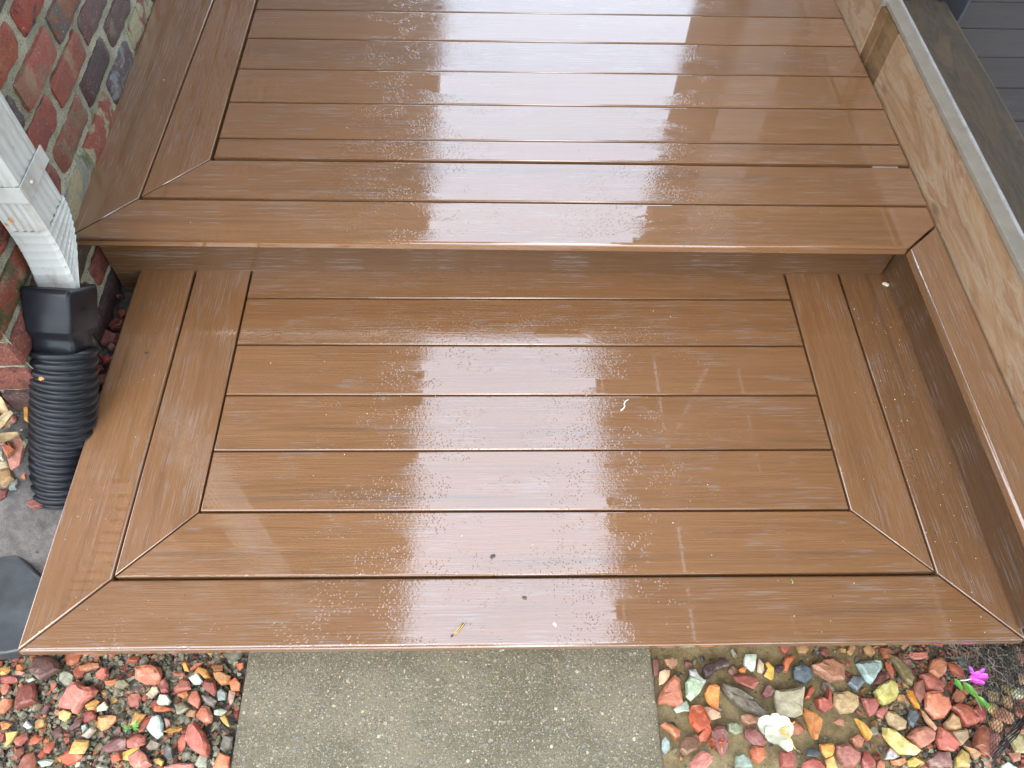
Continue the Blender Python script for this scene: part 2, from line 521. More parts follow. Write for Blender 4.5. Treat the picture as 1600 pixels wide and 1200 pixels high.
def stone_material(kind='OBJECT'):
    m = Mat('wet crushed stone ' + kind.lower())
    v = m.co('Object', rand=11.0)
    a = attr(m, 'tint', kind)
    f = m.noise(v, 55, 5, 0.65, 0.7)
    col = m.mix(m.step(f, 0.38, 0.66), m.mix(1.0, a, (0.72, 0.66, 0.64), 'MULTIPLY'), m.mix(1.0, a, (1.12, 1.12, 1.1), 'MULTIPLY'))
    col = m.mix(m.step(m.noise(m.vm('ADD', v, (2, 5, 1)), 38, 5, 0.6), 0.57, 0.68, 0, 0.45), col, m.mix(0.5, a, (0.55, 0.42, 0.33)))
    veins = m.noise(m.vm('MULTIPLY', v, (1, 1, 4.5)), 60, 4, 0.7)
    col = m.mix(m.step(veins, 0.6, 0.72, 0, 0.4), col, m.mix(1.0, a, (0.45, 0.38, 0.38), 'MULTIPLY'))
    m.set(Base_Color=m.mix(1.0, col, (1.04, 1.24, 1.10), 'MULTIPLY'), Roughness=0.6, Normal=m.bump(m.math('ADD', f, m.noise(v, 260, 3)), 0.7, 0.002))
    m.b.inputs['Coat Weight'].default_value = 0.12
    m.b.inputs['Coat Roughness'].default_value = 0.2
    return m.m
M_STONE = stone_material()
M_GRIT = stone_material('GEOMETRY')

def ground_material():
    m = Mat('soil and olive silt')
    v = m.co('Object')
    sep = m.n.new('ShaderNodeSeparateXYZ'); m.put(sep.inputs[0], v)
    grain = m.noise(v, 420, 3, 0.7)
    lump = m.noise(v, 45, 5, 0.65)
    soil = m.mix(m.step(lump, 0.35, 0.65), (0.050, 0.042, 0.036), (0.105, 0.088, 0.075))
    silt = m.mix(m.step(lump, 0.35, 0.68), (0.17, 0.125, 0.05), (0.27, 0.205, 0.095))
    silt = m.mix(m.step(m.noise(v, 150, 3, 0.6), 0.62, 0.7, 0, 0.8), silt, (0.06, 0.045, 0.02))
    wob = m.math('ADD', sep.outputs[0], m.math('MULTIPLY', m.noise(v, 9, 3), 0.22))
    f = m.math('MULTIPLY', m.step(wob, 0.40, 0.47), m.step(wob, 1.10, 0.92))
    col = m.mix(f, soil, silt)
    col = m.mix(m.step(grain, 0.5, 0.75, 0, 0.4), col, m.mix(0.5, col, (0.3, 0.25, 0.18)))
    m.set(Base_Color=col, Roughness=0.7, Normal=m.bump(m.math('ADD', m.math('MULTIPLY', lump, 2.0), grain), 0.8, 0.004))
    m.b.inputs['Coat Weight'].default_value = 0.15
    m.b.inputs['Coat Roughness'].default_value = 0.2
    return m.m
M_GROUND = ground_material()

def concrete_material():
    m = Mat('damp concrete with exposed aggregate')
    v = m.co('Object')
    w = m.vm('ADD', v, m.vm('MULTIPLY', m.comb(m.noise(v, 160, 2), m.noise(m.vm('ADD', v, (5, 5, 5)), 160, 2), 0.0), (0.004, 0.004, 0)))
    base = m.mix(m.step(m.noise(v, 7, 5, 0.6), 0.35, 0.65), (0.092, 0.078, 0.040), (0.150, 0.124, 0.074))
    base = m.mix(m.step(m.noise(v, 230, 4, 0.75), 0.5, 0.62, 0, 0.8), base, (0.045, 0.042, 0.026))
    base = m.mix(m.step(m.noise(m.vm('ADD', v, (9, 9, 9)), 260, 4, 0.75), 0.54, 0.64, 0, 0.7), base, (0.21, 0.18, 0.11))
    col = base
    hs = []
    for sc, th, off in ((85, 0.30, 0.0), (190, 0.34, 3.0), (330, 0.36, 7.0)):
        vv = m.vm('ADD', w, (off, off, off * 0.5))
        d = m.voro(vv, sc)
        cellc = m.voro(vv, sc, 'Color')
        s2 = m.n.new('ShaderNodeSeparateColor'); m.put(s2.inputs[0], cellc)
        peb = m.ramp(s2.outputs[0], [(0.0, (0.10, 0.09, 0.07)), (0.2, (0.22, 0.19, 0.14)), (0.4, (0.14, 0.15, 0.155)), (0.55, (0.33, 0.29, 0.20)), (0.7, (0.24, 0.15, 0.09)), (0.86, (0.30, 0.25, 0.15)), (0.95, (0.50, 0.45, 0.30)), (1.0, (0.09, 0.12, 0.14))])
        on = m.math('MULTIPLY', m.step(d, th + 0.05, th - 0.05), m.math('GREATER_THAN', s2.outputs[1], 0.80 if sc < 100 else 0.45))
        col = m.mix(m.math('MULTIPLY', on, 0.85), col, peb)
        hs.append(on)
    h = m.math('ADD', m.math('ADD', hs[0], m.math('MULTIPLY', hs[1], 0.7)), m.math('ADD', m.math('MULTIPLY', hs[2], 0.5), m.noise(v, 500, 3)))
    m.set(Base_Color=col, Roughness=0.6, Normal=m.bump(h, 0.7, 0.0018))
    return m.m
M_CONCRETE = concrete_material()

def screen_material():
    m = Mat('fine insect screen')
    tr = m.n.new('ShaderNodeBsdfTransparent')
    df = m.n.new('ShaderNodeBsdfDiffuse'); df.inputs[0].default_value = (0.035, 0.033, 0.03, 1)
    mx = m.n.new('ShaderNodeMixShader'); mx.inputs[0].default_value = 0.5
    m.l.new(tr.outputs[0], mx.inputs[1]); m.l.new(df.outputs[0], mx.inputs[2])
    m.l.new(mx.outputs[0], m.out.inputs[0])
    return m.m
M_SCREEN = screen_material()
def dim_strip():  # half see-through mix for the strips added over the roof gaps
    m = Mat('added dim roof strip')
    tr = m.n.new('ShaderNodeBsdfTransparent')
    df = m.n.new('ShaderNodeBsdfDiffuse'); df.inputs[0].default_value = (0.3, 0.28, 0.25, 1)
    mx = m.n.new('ShaderNodeMixShader'); mx.inputs[0].default_value = 0.72
    m.l.new(tr.outputs[0], mx.inputs[1]); m.l.new(df.outputs[0], mx.inputs[2])
    m.l.new(mx.outputs[0], m.out.inputs[0])
    return m.m
M_DIM_STRIP = dim_strip()
# ------------------------------------------------------------------ ground and path
def sm(t):
    t = min(max(t, 0.0), 1.0)
    return t * t * (3 - 2 * t)

def ground_z(x, y):
    z = -0.2 + 0.13 * sm((y - 0.42) / 0.5)
    if y < 0.95:
        z += 0.09 * sm((-0.925 - x) / 0.09) * sm((y - 0.62) / 0.25)
    return z

def axis_values(fine0, fine1, step, far):
    v = [fine0 + step * i for i in range(int((fine1 - fine0) / step) + 1)]
    d = step
    a, b = v[0], v[-1]
    while b < far:
        d *= 1.6
        a -= d; b += d
        v = [a] + v + [b]
    return v

xs, ys = axis_values(-1.5, 1.5, 0.012, 45), axis_values(0.05, 1.3, 0.012, 45)
bm = bmesh.new()
grid = []
for y in ys:
    row = []
    for x in xs:
        z = ground_z(x, y) - 0.012
        if -1.6 < x < 1.6 and 0 < y < 1.4:
            z += 0.010 * (noise.fractal(Vector((x * 9, y * 9, 0)), 0.7, 2, 4))
        row.append(bm.verts.new((x, y, z)))
    grid.append(row)
for j in range(len(ys) - 1):
    for i in range(len(xs) - 1):
        bm.faces.new((grid[j][i], grid[j][i + 1], grid[j + 1][i + 1], grid[j + 1][i]))
GROUND = tag(from_bm('ground', bm, M_GROUND, smooth=True), kind='structure')

bm = slab_bm([(-0.497, 0.44), (-0.482, -3.0), (0.327, -3.0), (0.346, 0.44)], -0.30, -0.19, 0.006, 3)
PATH = tag(from_bm('path', bm, M_CONCRETE), kind='structure')

# ------------------------------------------------------------------ deck: upper platform
H = 0.181
UP = thing('upper_deck', (0.05, 1.3, 0), 'brown wet composite deck platform along the brick wall, one step above the lower one', 'deck')
LO = thing('lower_step', (0.08, 0.85, -0.2), 'brown wet composite step with mitred picture-frame border in front of the upper platform', 'deck step')

def xe(y):                      # right edge of the upper platform at the timber sill
    return 1.061 - 0.008 * max(0.0, (y - 1.5)) / 0.75
def xl1(y): return -0.673
def xl0(y): return -0.811 + 0.016 * (y - 1.377) / 0.818
def xw(y): return -0.930 - 0.0316 * (y - 1.275)

u6 = ((-0.811, 1.377), (1.064, 1.368))
u5 = ((-0.673, 1.511), (1.062, 1.504))
def lerp_y(seg, x):
    (x0, y0), (x1, y1) = seg
    return y0 + (y1 - y0) * (x - x0) / (x1 - x0)
plank('board', [(-0.947, 1.244), (0.971, 1.228), (1.062, 1.3055), (1.062, lerp_y(u6, 1.062)), (-0.811, lerp_y(u6, -0.811))], H, 0.025, UP, M_DECK, r=0.007, rb=0.004)
plank('board', [(-0.811, 1.377), (1.062, 1.368), (1.061, 1.504), (-0.673, 1.511)], H, 0.025, UP, M_DECK)
rows = [1.508, 1.5915, 1.732, 1.872, 2.012, 2.152, 2.293, 2.433, 2.573, 2.713, 2.853, 2.993, 3.133, 3.273]
for i in range(len(rows) - 1):
    y0, y1 = rows[i], rows[i + 1]
    tilt = rnd.uniform(-0.0015, 0.0015)
    yy0 = y0 + (0.009 if i == 0 else 0)
    plank('board', [(xl1(y0) + 0.003, yy0), (xe(y0), yy0 - 0.006 + (0.004 if i else 0)), (xe(y1), y1 - 0.002), (xl1(y1) + 0.003, y1)], H + tilt * 0.5, 0.025, UP, M_DECK, gap=0.0022 if i else 0.003)
plank('board', [(-0.811, 1.377), (-0.673, 1.511), (-0.673, 3.273), (-0.775, 3.273)], H, 0.025, UP, M_DECK, 'y')
plank('board', [(-0.942, 1.2475), (-0.811, 1.377), (-0.775, 3.273), (xw(3.273) + 0.001, 3.273)], H, 0.025, UP, M_DECK, 'y', r=0.004)
# ledge that runs along the timber sill towards the camera
plank('board', [(0.971, 1.226), (1.0625, 1.3045), (1.0635, 0.39), (0.977, 0.39)], H, 0.025, UP, M_DECK, 'y', r=0.0065, rb=0.004)
# risers under the nosing
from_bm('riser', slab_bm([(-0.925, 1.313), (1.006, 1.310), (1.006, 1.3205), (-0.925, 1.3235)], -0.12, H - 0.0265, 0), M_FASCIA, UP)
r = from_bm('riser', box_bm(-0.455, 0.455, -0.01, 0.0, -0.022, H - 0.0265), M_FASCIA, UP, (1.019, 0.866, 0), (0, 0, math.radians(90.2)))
# dark framing under the boards
from_bm('joist', box_bm(-0.90, 1.03, 1.325, 1.36, -0.12, H - 0.03), M_SKIRT, UP)
for k in range(5):
    x = -0.84 + 0.46 * k
    from_bm('joist', box_bm(x, x + 0.038, 1.3605, 3.25, -0.05, H - 0.0265), M_SKIRT, UP)

# ------------------------------------------------------------------ deck: lower step
L0b, L1b, L2b = -0.865, -0.724, -0.586
R2b, R1b, R0b = 0.757, 0.896, 1.024
YB = 1.33
fr = [(0.386, 0.386), (0.526, 0.522), (0.664, 0.660), (0.804, 0.803), (0.946, 0.944), (1.086, 1.083), (1.2255, 1.2255)]
plank('board', [(L0b, 0.386), (1.030, 0.386), (R1b, fr[1][1]), (L1b, fr[1][0])], 0, 0.025, LO, M_DECK, r=0.007, rb=0.004)
plank('board', [(L1b, fr[1][0]), (R1b, fr[1][1]), (R2b, fr[2][1]), (L2b, fr[2][0])], 0, 0.025, LO, M_DECK)
for k in range(2, 6):
    plank('board', [(L2b, fr[k][0]), (R2b, fr[k][1]), (R2b, fr[k + 1][1]), (L2b, fr[k + 1][0])], rnd.uniform(-0.0006, 0.0006), 0.025, LO, M_DECK)
plank('board', [(L2b, 1.2255), (R2b, 1.2255), (R2b, 1.36), (L2b, 1.36)], 0, 0.025, LO, M_DECK)
plank('board', [(L0b, 0.386), (L1b, fr[1][0]), (L1b, YB), (L0b, YB)], 0.0, 0.025, LO, M_DECK, 'y', r=0.006, rb=0.004)
plank('board', [(L1b, fr[1][0]), (L2b, fr[2][0]), (L2b, YB), (L1b, YB)], 0, 0.025, LO, M_DECK, 'y')
plank('board', [(R2b, fr[2][1]), (R1b, fr[1][1]), (R1b, YB), (R2b, YB)], 0, 0.025, LO, M_DECK, 'y')
plank('board', [(R1b, fr[1][1]), (1.030, 0.386), (1.023, YB), (R1b, YB)], 0, 0.025, LO, M_DECK, 'y')
from_bm('skirt', box_bm(-0.825, 0.985, 0.455, 0.473, -0.196, -0.0265), M_FASCIA, LO)
from_bm('skirt', box_bm(-0.845, -0.827, 0.455, 1.29, -0.17, -0.0265), M_FASCIA, LO)
for k in range(4):
    x = -0.80 + 0.56 * k
    from_bm('joist', box_bm(x, x + 0.038, 0.4735, 1.28, -0.16, -0.0265), M_SKIRT, LO)

# small metal clip in the wide gap of the upper deck
from_bm('metal_clip', box_bm(0.967, 1.032, 1.5075, 1.5135, H - 0.012, H - 0.006, bevel=0.001), M_CLIP, UP)

# ------------------------------------------------------------------ timber sill, track, beam, porch floor
SILL = thing('timber_sill', (1.06, 1.0, H), 'rough reddish pine board standing on edge along the right side of the deck', 'sill board')
def xs_(y): return 1.0635 if y < 1.5 else 1.063 - 0.008 * (y - 1.5) / 0.75
def board_on_edge(name, y0, y1, z0, z1, th, parent, mat, push=0.0, seg=26, rough=0.0022):
    bm = bmesh.new()
    L = y1 - y0
    rings = []
    for i in range(seg + 1):
        t = -L / 2 + L * i / seg
        Y = (y0 + y1) / 2 + t
        x0 = xs_(Y) + push
        w = lambda s, a=rough: a * noise.noise(Vector((Y * 7, s * 5.1, 2.2)))
        e = 0.006 + 0.006 * max(0, noise.noise(Vector((Y * 11, 4.0, 1.0))))
        pts = [(x0 + w(1), z0 + 0.001), (x0 + w(2), z0 + 0.05), (x0 + w(3), z1 - 0.03), (x0 + w(4) + 0.001, z1 - e), (x0 + e, z1), (x0 + th, z1), (x0 + th, z0 + 0.001)]
        rings.append([bm.verts.new((t, -(px - x0 + (x0 - xs_((y0 + y1) / 2))), pz)) for px, pz in pts])
    m = len(rings[0])
    for i in range(seg):
        for j in range(m):
            bm.faces.new((rings[i][j], rings[i + 1][j], rings[i + 1][(j + 1) % m], rings[i][(j + 1) % m]))
    bm.faces.new(rings[0]); bm.faces.new(rings[-1][::-1])
    return from_bm(name, bm, mat, parent, (xs_((y0 + y1) / 2), (y0 + y1) / 2, 0), (0, 0, math.pi / 2))
SEAM = [1.842, 1.905, 1.955, 2.0]     # filler blocks between the two sill boards
board_on_edge('sill_board', 0.39, 1.838, H - 0.03, 0.333, 0.036, SILL, M_SILL, 0.0, 90)
board_on_edge('filler_block', 1.840, 1.893, H - 0.03, 0.331, 0.034, SILL, M_STRIP, 0.004, 5)
board_on_edge('filler_block', 1.894, 1.940, H - 0.03, 0.329, 0.034, SILL, M_STRIP, 0.011, 5)
board_on_edge('filler_block', 1.941, 1.978, H - 0.03, 0.331, 0.034, SILL, M_STRIP, 0.003, 5)
board_on_edge('sill_board', 1.980, 3.3, H - 0.03, 0.333, 0.036, SILL, M_SILL, -0.002, 40)

PORCH_A = thing('screen_frame', (1.08, 1.6, 0.334), 'long beige metal screen track with bright raised lip on top of the timber sill', 'screen track')
bm = box_bm(1.059, 1.091, 0.39, 1.985, 0.335, 0.347, bevel=0.0015)
from_bm('track', bm, M_TRACK, PORCH_A)
from_bm('track', box_bm(1.052, 1.084, 1.988, 3.28, 0.335, 0.349, bevel=0.0015), M_TRACK, PORCH_A)
from_bm('joint_tab', box_bm(1.047, 1.062, 1.955, 1.990, 0.333, 0.350, bevel=0.001), M_TRACK, PORCH_A)
from_bm('lip', box_bm(1.0915, 1.0955, 0.39, 3.28, 0.336, 0.3525), M_LIP, PORCH_A)
from_bm('gasket', box_bm(1.096, 1.108, 0.39, 3.28, 0.30, 0.336), M_GASKET, PORCH_A)
bm = bmesh.new()
bm.faces.new([bm.verts.new(v) for v in ((1.0935, 0.39, 0.353), (1.0935, 3.28, 0.353), (1.0935, 3.28, 2.47), (1.0935, 0.39, 2.47))])
from_bm('insect_screen', bm, M_SCREEN, PORCH_A)

BEAM = link('weathered_beam', bpy.data.meshes.new('weathered_beam'))
def beam(name, x0, x1, y0, y1, z0, z1, mat, label, cat, wob=0.003):
    bm = bmesh.new()
    L = y1 - y0; seg = max(4, int(L / 0.03)); W = x1 - x0
    rings = []
    for i in range(seg + 1):
        t = -L / 2 + L * i / seg
        q = lambda s: wob * noise.noise(Vector((t * 6, s * 3.3, x0)))
        e = 0.008 + q(9)
        pts = [(-W / 2, z0), (-W / 2 + q(1) * 0.3, z1 - e), (-W / 2 + e, z1 + q(2) * 0.3), (W / 2 - e * 1.6, z1 + q(3) * 0.4), (W / 2 - e * 0.4, z1 - e * 0.5), (W / 2 + q(4), z1 - e * 1.7), (W / 2 + q(5), z0)]
        rings.append([bm.verts.new((t, -a, b)) for a, b in pts])
    m = len(rings[0])
    for i in range(seg):
        for j in range(m):
            bm.faces.new((rings[i][j], rings[i][(j + 1) % m], rings[i + 1][(j + 1) % m], rings[i + 1][j]))
    bm.faces.new(rings[0]); bm.faces.new(rings[-1])
    o = from_bm(name, bm, mat, None, ((x0 + x1) / 2, (y0 + y1) / 2, 0), (0, 0, math.pi / 2))
    return tag(o, label, cat)
bpy.data.objects.remove(BEAM)
beam('weathered_beam', 1.1085, 1.272, 0.39, 2.035, 0.16, 0.302, M_BEAM, 'wide weathered grey-brown timber beam lying beside the metal screen track', 'timber beam')
beam('weathered_beam', 1.1085, 1.262, 2.042, 3.28, 0.16, 0.292, M_BEAM, 'darker timber beam continuing behind the wide weathered one at top right', 'timber beam')

# blue grey steel angle foot beside the beams
ST = thing('steel_bracket', (1.315, 2.09, 0.16), 'blue-grey ribbed steel bracket beside the far end of the timber beam', 'bracket')
from_bm('plate', box_bm(-0.004, 0.004, -0.10, 0.30, 0, 0.30, bevel=0.001), M_STEEL, ST, (1.300, 2.09, 0.158))
from_bm('base', box_bm(0.0, 0.062, -0.10, 0.30, 0, 0.006, bevel=0.001), M_STEEL, ST, (1.305, 2.09, 0.160))
bm = bmesh.new()
for k in range(30):
    z = 0.02 + k * 0.0095
    box_bm(1.3045, 1.3075, 1.998, 2.003, z + 0.158, z + 0.163, bm=bm)
from_bm('ribs', bm, M_LIP, ST)

# porch floor of grey boards
PF = thing('porch_floor', (2.2, 2.0, 0.15), 'grey weathered composite floor boards beyond the timber beam at top right', 'porch floor')
yb = [2.146 + 0.1425 * (k - 12) for k in range(21)]
for a, b in zip(yb[:-1], yb[1:]):
    plank('board', [(1.285, a), (3.9, a), (3.9, b), (1.285, b)], 0.158, 0.025, PF, M_GREY, gap=0.0035)
from_bm('subfloor', box_bm(1.3, 3.9, 0.35, 3.25, 0.05, 0.12), M_SKIRT, PF)

# ------------------------------------------------------------------ porch roof above (mirrored in the wet boards)
RF = thing('porch_roof', (2.3, 1.0, 2.5), 'dark brown porch roof of flat panels above the right side of the deck, mirrored in the wet boards', 'porch roof')
def panel(P): from_bm('roof_panel', slab_bm(P, 2.5, 2.512, 0), M_ROOF, RF)
Y0, Y1 = -1.5, 3.22
panel([(0.655, Y0), (0.692, Y0), (0.704, Y1), (0.672, Y1)])
panel([(0.704, Y0), (1.042, Y0), (1.042, Y1), (0.716, Y1)])
panel([(1.060, Y0), (1.565, Y0), (1.565, 3.05), (1.060, 2.160)])
panel([(1.060, 2.200), (1.565, 3.10), (1.565, Y1), (1.060, Y1)])
panel([(1.583, Y0), (4.0, Y0), (4.0, Y1), (1.583, Y1)])
panel([(0.93, Y1 + 0.002), (4.0, Y1 + 0.002), (4.0, 3.50), (0.93, 3.50)])
for P in ([(0.690, Y0), (0.706, Y0), (0.718, Y1), (0.702, Y1)], [(1.040, Y0), (1.062, Y0), (1.062, Y1), (1.040, Y1)], [(1.563, Y0), (1.585, Y0), (1.585, Y1), (1.563, Y1)], [(1.058, 2.150), (1.567, 3.045), (1.567, 3.105), (1.058, 2.21)]):
    bm = bmesh.new()
    bm.faces.new([bm.verts.new((x, y, 2.5135)) for x, y in P])
    from_bm('added_dim_strip', bm, M_DIM_STRIP, RF)  # unseen strips added over the panel gaps to dim the mirrored sky streaks
from_bm('roof_beam', box_bm(2.1, 2.2, Y0, Y1, 2.516, 2.62), M_BEAM, RF)
PO = thing('porch_post', (1.06, 3.35, 0.1), 'square brown timber post at the far corner of the porch', 'post')
from_bm('shaft', box_bm(0.955, 1.17, 3.285, 3.425, 0.30, 2.44, bevel=0.004), M_BEAM, PO)
from_bm('cap', box_bm(0.94, 1.185, 3.27, 3.44, 2.441, 2.498, bevel=0.003), M_BEAM, PO)
from_bm('foot', box_bm(0.94, 1.185, 3.285, 3.44, 0.10, 0.299, bevel=0.003), M_BEAM, PO)
WL = thing('siding_wall', (2.8, 3.5, 0), 'tan lapped siding wall at the far end of the porch', 'wall')
for k in range(18):
    from_bm('siding_board', slab_bm([(1.52, 3.51), (4.0, 3.51), (4.0, 3.53), (1.52, 3.53)], 0.0 + 0.15 * k, 0.148 + 0.15 * k, 0.003), M_SIDING, WL)

NB = thing('added_pale_wall', (4.0, 6.2, -0.2), 'unseen pale sided wall added to dim the sky mirrored in the upper boards', 'added wall')  # wall added out of view to weaken the sky reflection on the right
for k in range(38):
    from_bm('siding_board', slab_bm([(1.9, 6.2), (7.0, 6.2), (7.0, 6.22), (1.9, 6.22)], -0.2 + 0.2 * k, -0.002 + 0.2 * k, 0.004), M_PALE, NB)

# ------------------------------------------------------------------ brick house wall
HOUSE = thing('brick_wall', (-0.93, 1.275, 0), 'old red brick house wall with crumbling pale mortar along the left side of the deck', 'wall')
d_u = Vector((-0.0316, 0.9995, 0)); n_u = Vector((0.9995, 0.0316, 0)); W1 = Vector((-0.929, 1.275, 0))
ANG = math.atan2(d_u.y, d_u.x)
def wp(u, o=0.0, z=0.0): return W1 + d_u * u + n_u * o + Vector((0, 0, z))

brick_meshes = []
def make_brick(seed, L=0.205, D=0.1, Hh=0.0635):
    """brick with its face at local +Y... local X length, local -Y outward"""
    r = random.Random(seed)
    bm = bmesh.new()
    nx, nz = 14, 5
    def front(i, k):
        x = -L / 2 + L * i / nx; z = Hh * k / nz
        ex = min(i, nx - i); ez = min(k, nz - k)
        inset = 0.0
        if ex == 0: inset += 0.0045
        if ez == 0: inset += 0.0035
        if ex == 1: inset += 0.0010
        f = noise.fractal(Vector((x * 26 + seed * 7.7, z * 26, seed)), 0.8, 2, 3)
        f2 = noise.noise(Vector((x * 9 + seed, z * 20, seed * 3.1)))
        y = -D / 2 + inset * (1 + 0.5 * f) + 0.0020 * f + 0.0014 * f2
        jx = 0.0015 * noise.noise(Vector((z * 40, seed, x * 3))) if ex == 0 else 0
        jz = 0.0009 * noise.noise(Vector((x * 30, seed * 2, z))) if ez == 0 else 0
        if ez == 0: z += 0.0004 if k == 0 else -0.0004
        if ex == 0 and ez == 0: x *= 0.985
        return bm.verts.new((x + jx, y, z + jz))
    g = [[front(i, k) for k in range(nz + 1)] for i in range(nx + 1)]
    for i in range(nx):
        for k in range(nz):
            bm.faces.new((g[i][k], g[i + 1][k], g[i + 1][k + 1], g[i][k + 1]))
    rim = [g[i][0] for i in range(nx + 1)] + [g[nx][k] for k in range(1, nz + 1)] + [g[i][nz] for i in range(nx - 1, -1, -1)] + [g[0][k] for k in range(nz - 1, 0, -1)]
    back = [bm.verts.new((v.co.x * 1.01, D / 2, v.co.z)) for v in rim]
    n = len(rim)
    for i in range(n):
        bm.faces.new((rim[(i + 1) % n], rim[i], back[i], back[(i + 1) % n]))
    bm.faces.new(back)
    bmesh.ops.recalc_face_normals(bm, faces=bm.faces)
    me = bpy.data.meshes.new('brick')
    bm.to_mesh(me); bm.free()
    me.polygons.foreach_set('use_smooth', [True] * len(me.polygons))
    me.set_sharp_from_angle(angle=math.radians(26))
    me.materials.append(M_BRICK)
    return me
brick_meshes = [make_brick(k) for k in range(9)]
brick_half = [make_brick(20 + k, 0.098) for k in range(3)]
KB = 0.46
PAL = [((160, 75, 55), (135, 60, 50)), ((150, 85, 70), (120, 60, 55)), ((175, 85, 60), (90, 60, 55)), ((105, 75, 75), (85, 60, 62)), ((170, 110, 80), (140, 75, 60)), ((120, 70, 65), (150, 95, 80))]
SPECIAL = {(0, 0): ((190, 180, 145), (150, 155, 150)), (0, 1): ((165, 80, 55), (185, 178, 150)), (0, 2): ((95, 70, 72), (140, 150, 165)), (0, 3): ((190, 188, 155), (150, 75, 60)), (0, -1): ((120, 65, 50), (105, 105, 50)),
           (1, -1): ((150, 75, 65), (130, 60, 50)), (1, 0): ((140, 110, 85), (150, 85, 65)), (1, 1): ((70, 42, 45), (85, 45, 45)), (1, 2): ((105, 78, 75), (95, 68, 70)), (1, -2): ((150, 75, 50), (90, 85, 40)),
           (2, 0): ((150, 75, 65), (165, 80, 60)), (2, 1): ((160, 85, 65), (170, 90, 70)), (2, 2): ((110, 82, 85), (120, 75, 75)), (3, 0): ((185, 95, 80), (165, 115, 95)), (3, 1): ((110, 100, 100), (155, 95, 60)), (3, -1): ((80, 62, 68), (95, 80, 85)),
           (4, 0): ((185, 95, 60), (170, 80, 50)), (4, 1): ((180, 75, 50), (50, 48, 60)), (-1, -1): ((110, 95, 80), (90, 75, 60)), (5, 0): ((105, 95, 90), (90, 85, 80))}
BZ, PITCHZ = 0.180, 0.0835
for k in range(-4, 11):
    z = BZ + PITCHZ * k
    base = -0.03 if k % 2 == 0 else 0.083
    for i in range(-2, 8):
        u0 = base + 0.2325 * i
        u1 = u0 + 0.205
        half = False
        if u1 < -0.37: continue
        if u0 < -0.376:
            if u1 + 0.376 < 0.12: u0 = -0.375; u1 = -0.277; half = True
            else: u0 = -0.375; u1 = u0 + 0.205
            if not half and base + 0.2325 * (i + 1) - u1 < 0.004: u1 = base + 0.2325 * (i + 1) - 0.02
        me = rnd.choice(brick_half if half else brick_meshes)
        c = wp((u0 + u1) / 2, -0.05 + rnd.uniform(-0.0025, 0.0025), z + rnd.uniform(-0.0015, 0.0015))
        o = link('brick', me, HOUSE, c, (rnd.uniform(-0.02, 0.02), rnd.uniform(-0.008, 0.008), ANG + rnd.uniform(-0.008, 0.008)))
        o.scale = ((u1 - u0) / (0.098 if half else 0.205), 1, 1)
        a, b = SPECIAL.get((k, i), rnd.choice(PAL))
        o['tint'] = lin(a, KB); o['patch'] = lin(b, KB)
    # front (camera side) face of the house corner
    for i in range(6):
        x1 = -0.918 - 0.115 - 0.225 * i - (0.0 if k % 2 else 0.0)
        if k % 2 == 0: x1 -= 0.0
        x0 = x1 - 0.205
        o = link('brick', rnd.choice(brick_meshes), HOUSE, ((x0 + x1) / 2, 0.95 + rnd.uniform(-0.002, 0.002), z + rnd.uniform(-0.0015, 0.0015)), (0, 0, rnd.uniform(-0.01, 0.01)))
        a, b = rnd.choice(PAL)
        o['tint'] = lin(a, KB); o['patch'] = lin(b, KB)
# mortar skins, lumpy between the bricks
def mortar_skin(name, P0, du, nn, L, z0, z1, step=0.009):
    bm = bmesh.new()
    nu, nv = int(L / step), int((z1 - z0) / step)
    g = []
    for i in range(nu + 1):
        col = []
        for j in range(nv + 1):
            u = L * i / nu; z = z0 + (z1 - z0) * j / nv
            f = noise.fractal(Vector((u * 32, z * 32, 5.0)), 0.8, 2, 4)
            o = -0.0095 + 0.0034 * f
            p = P0 + du * u + nn * o
            col.append(bm.verts.new((p.x, p.y, z)))
        g.append(col)
    for i in range(nu):
        for j in range(nv):
            bm.faces.new((g[i][j], g[i + 1][j], g[i + 1][j + 1], g[i][j + 1]))
    return from_bm(name, bm, M_MORTAR, HOUSE, smooth=True)
mortar_skin('mortar', wp(-0.372), d_u, n_u, 1.9, -0.2, 1.0)
mortar_skin('mortar', Vector((-0.921, 0.902, 0)), Vector((-1, 0, 0)), Vector((0, -1, 0)), 1.2, -0.2, 1.0, 0.012)
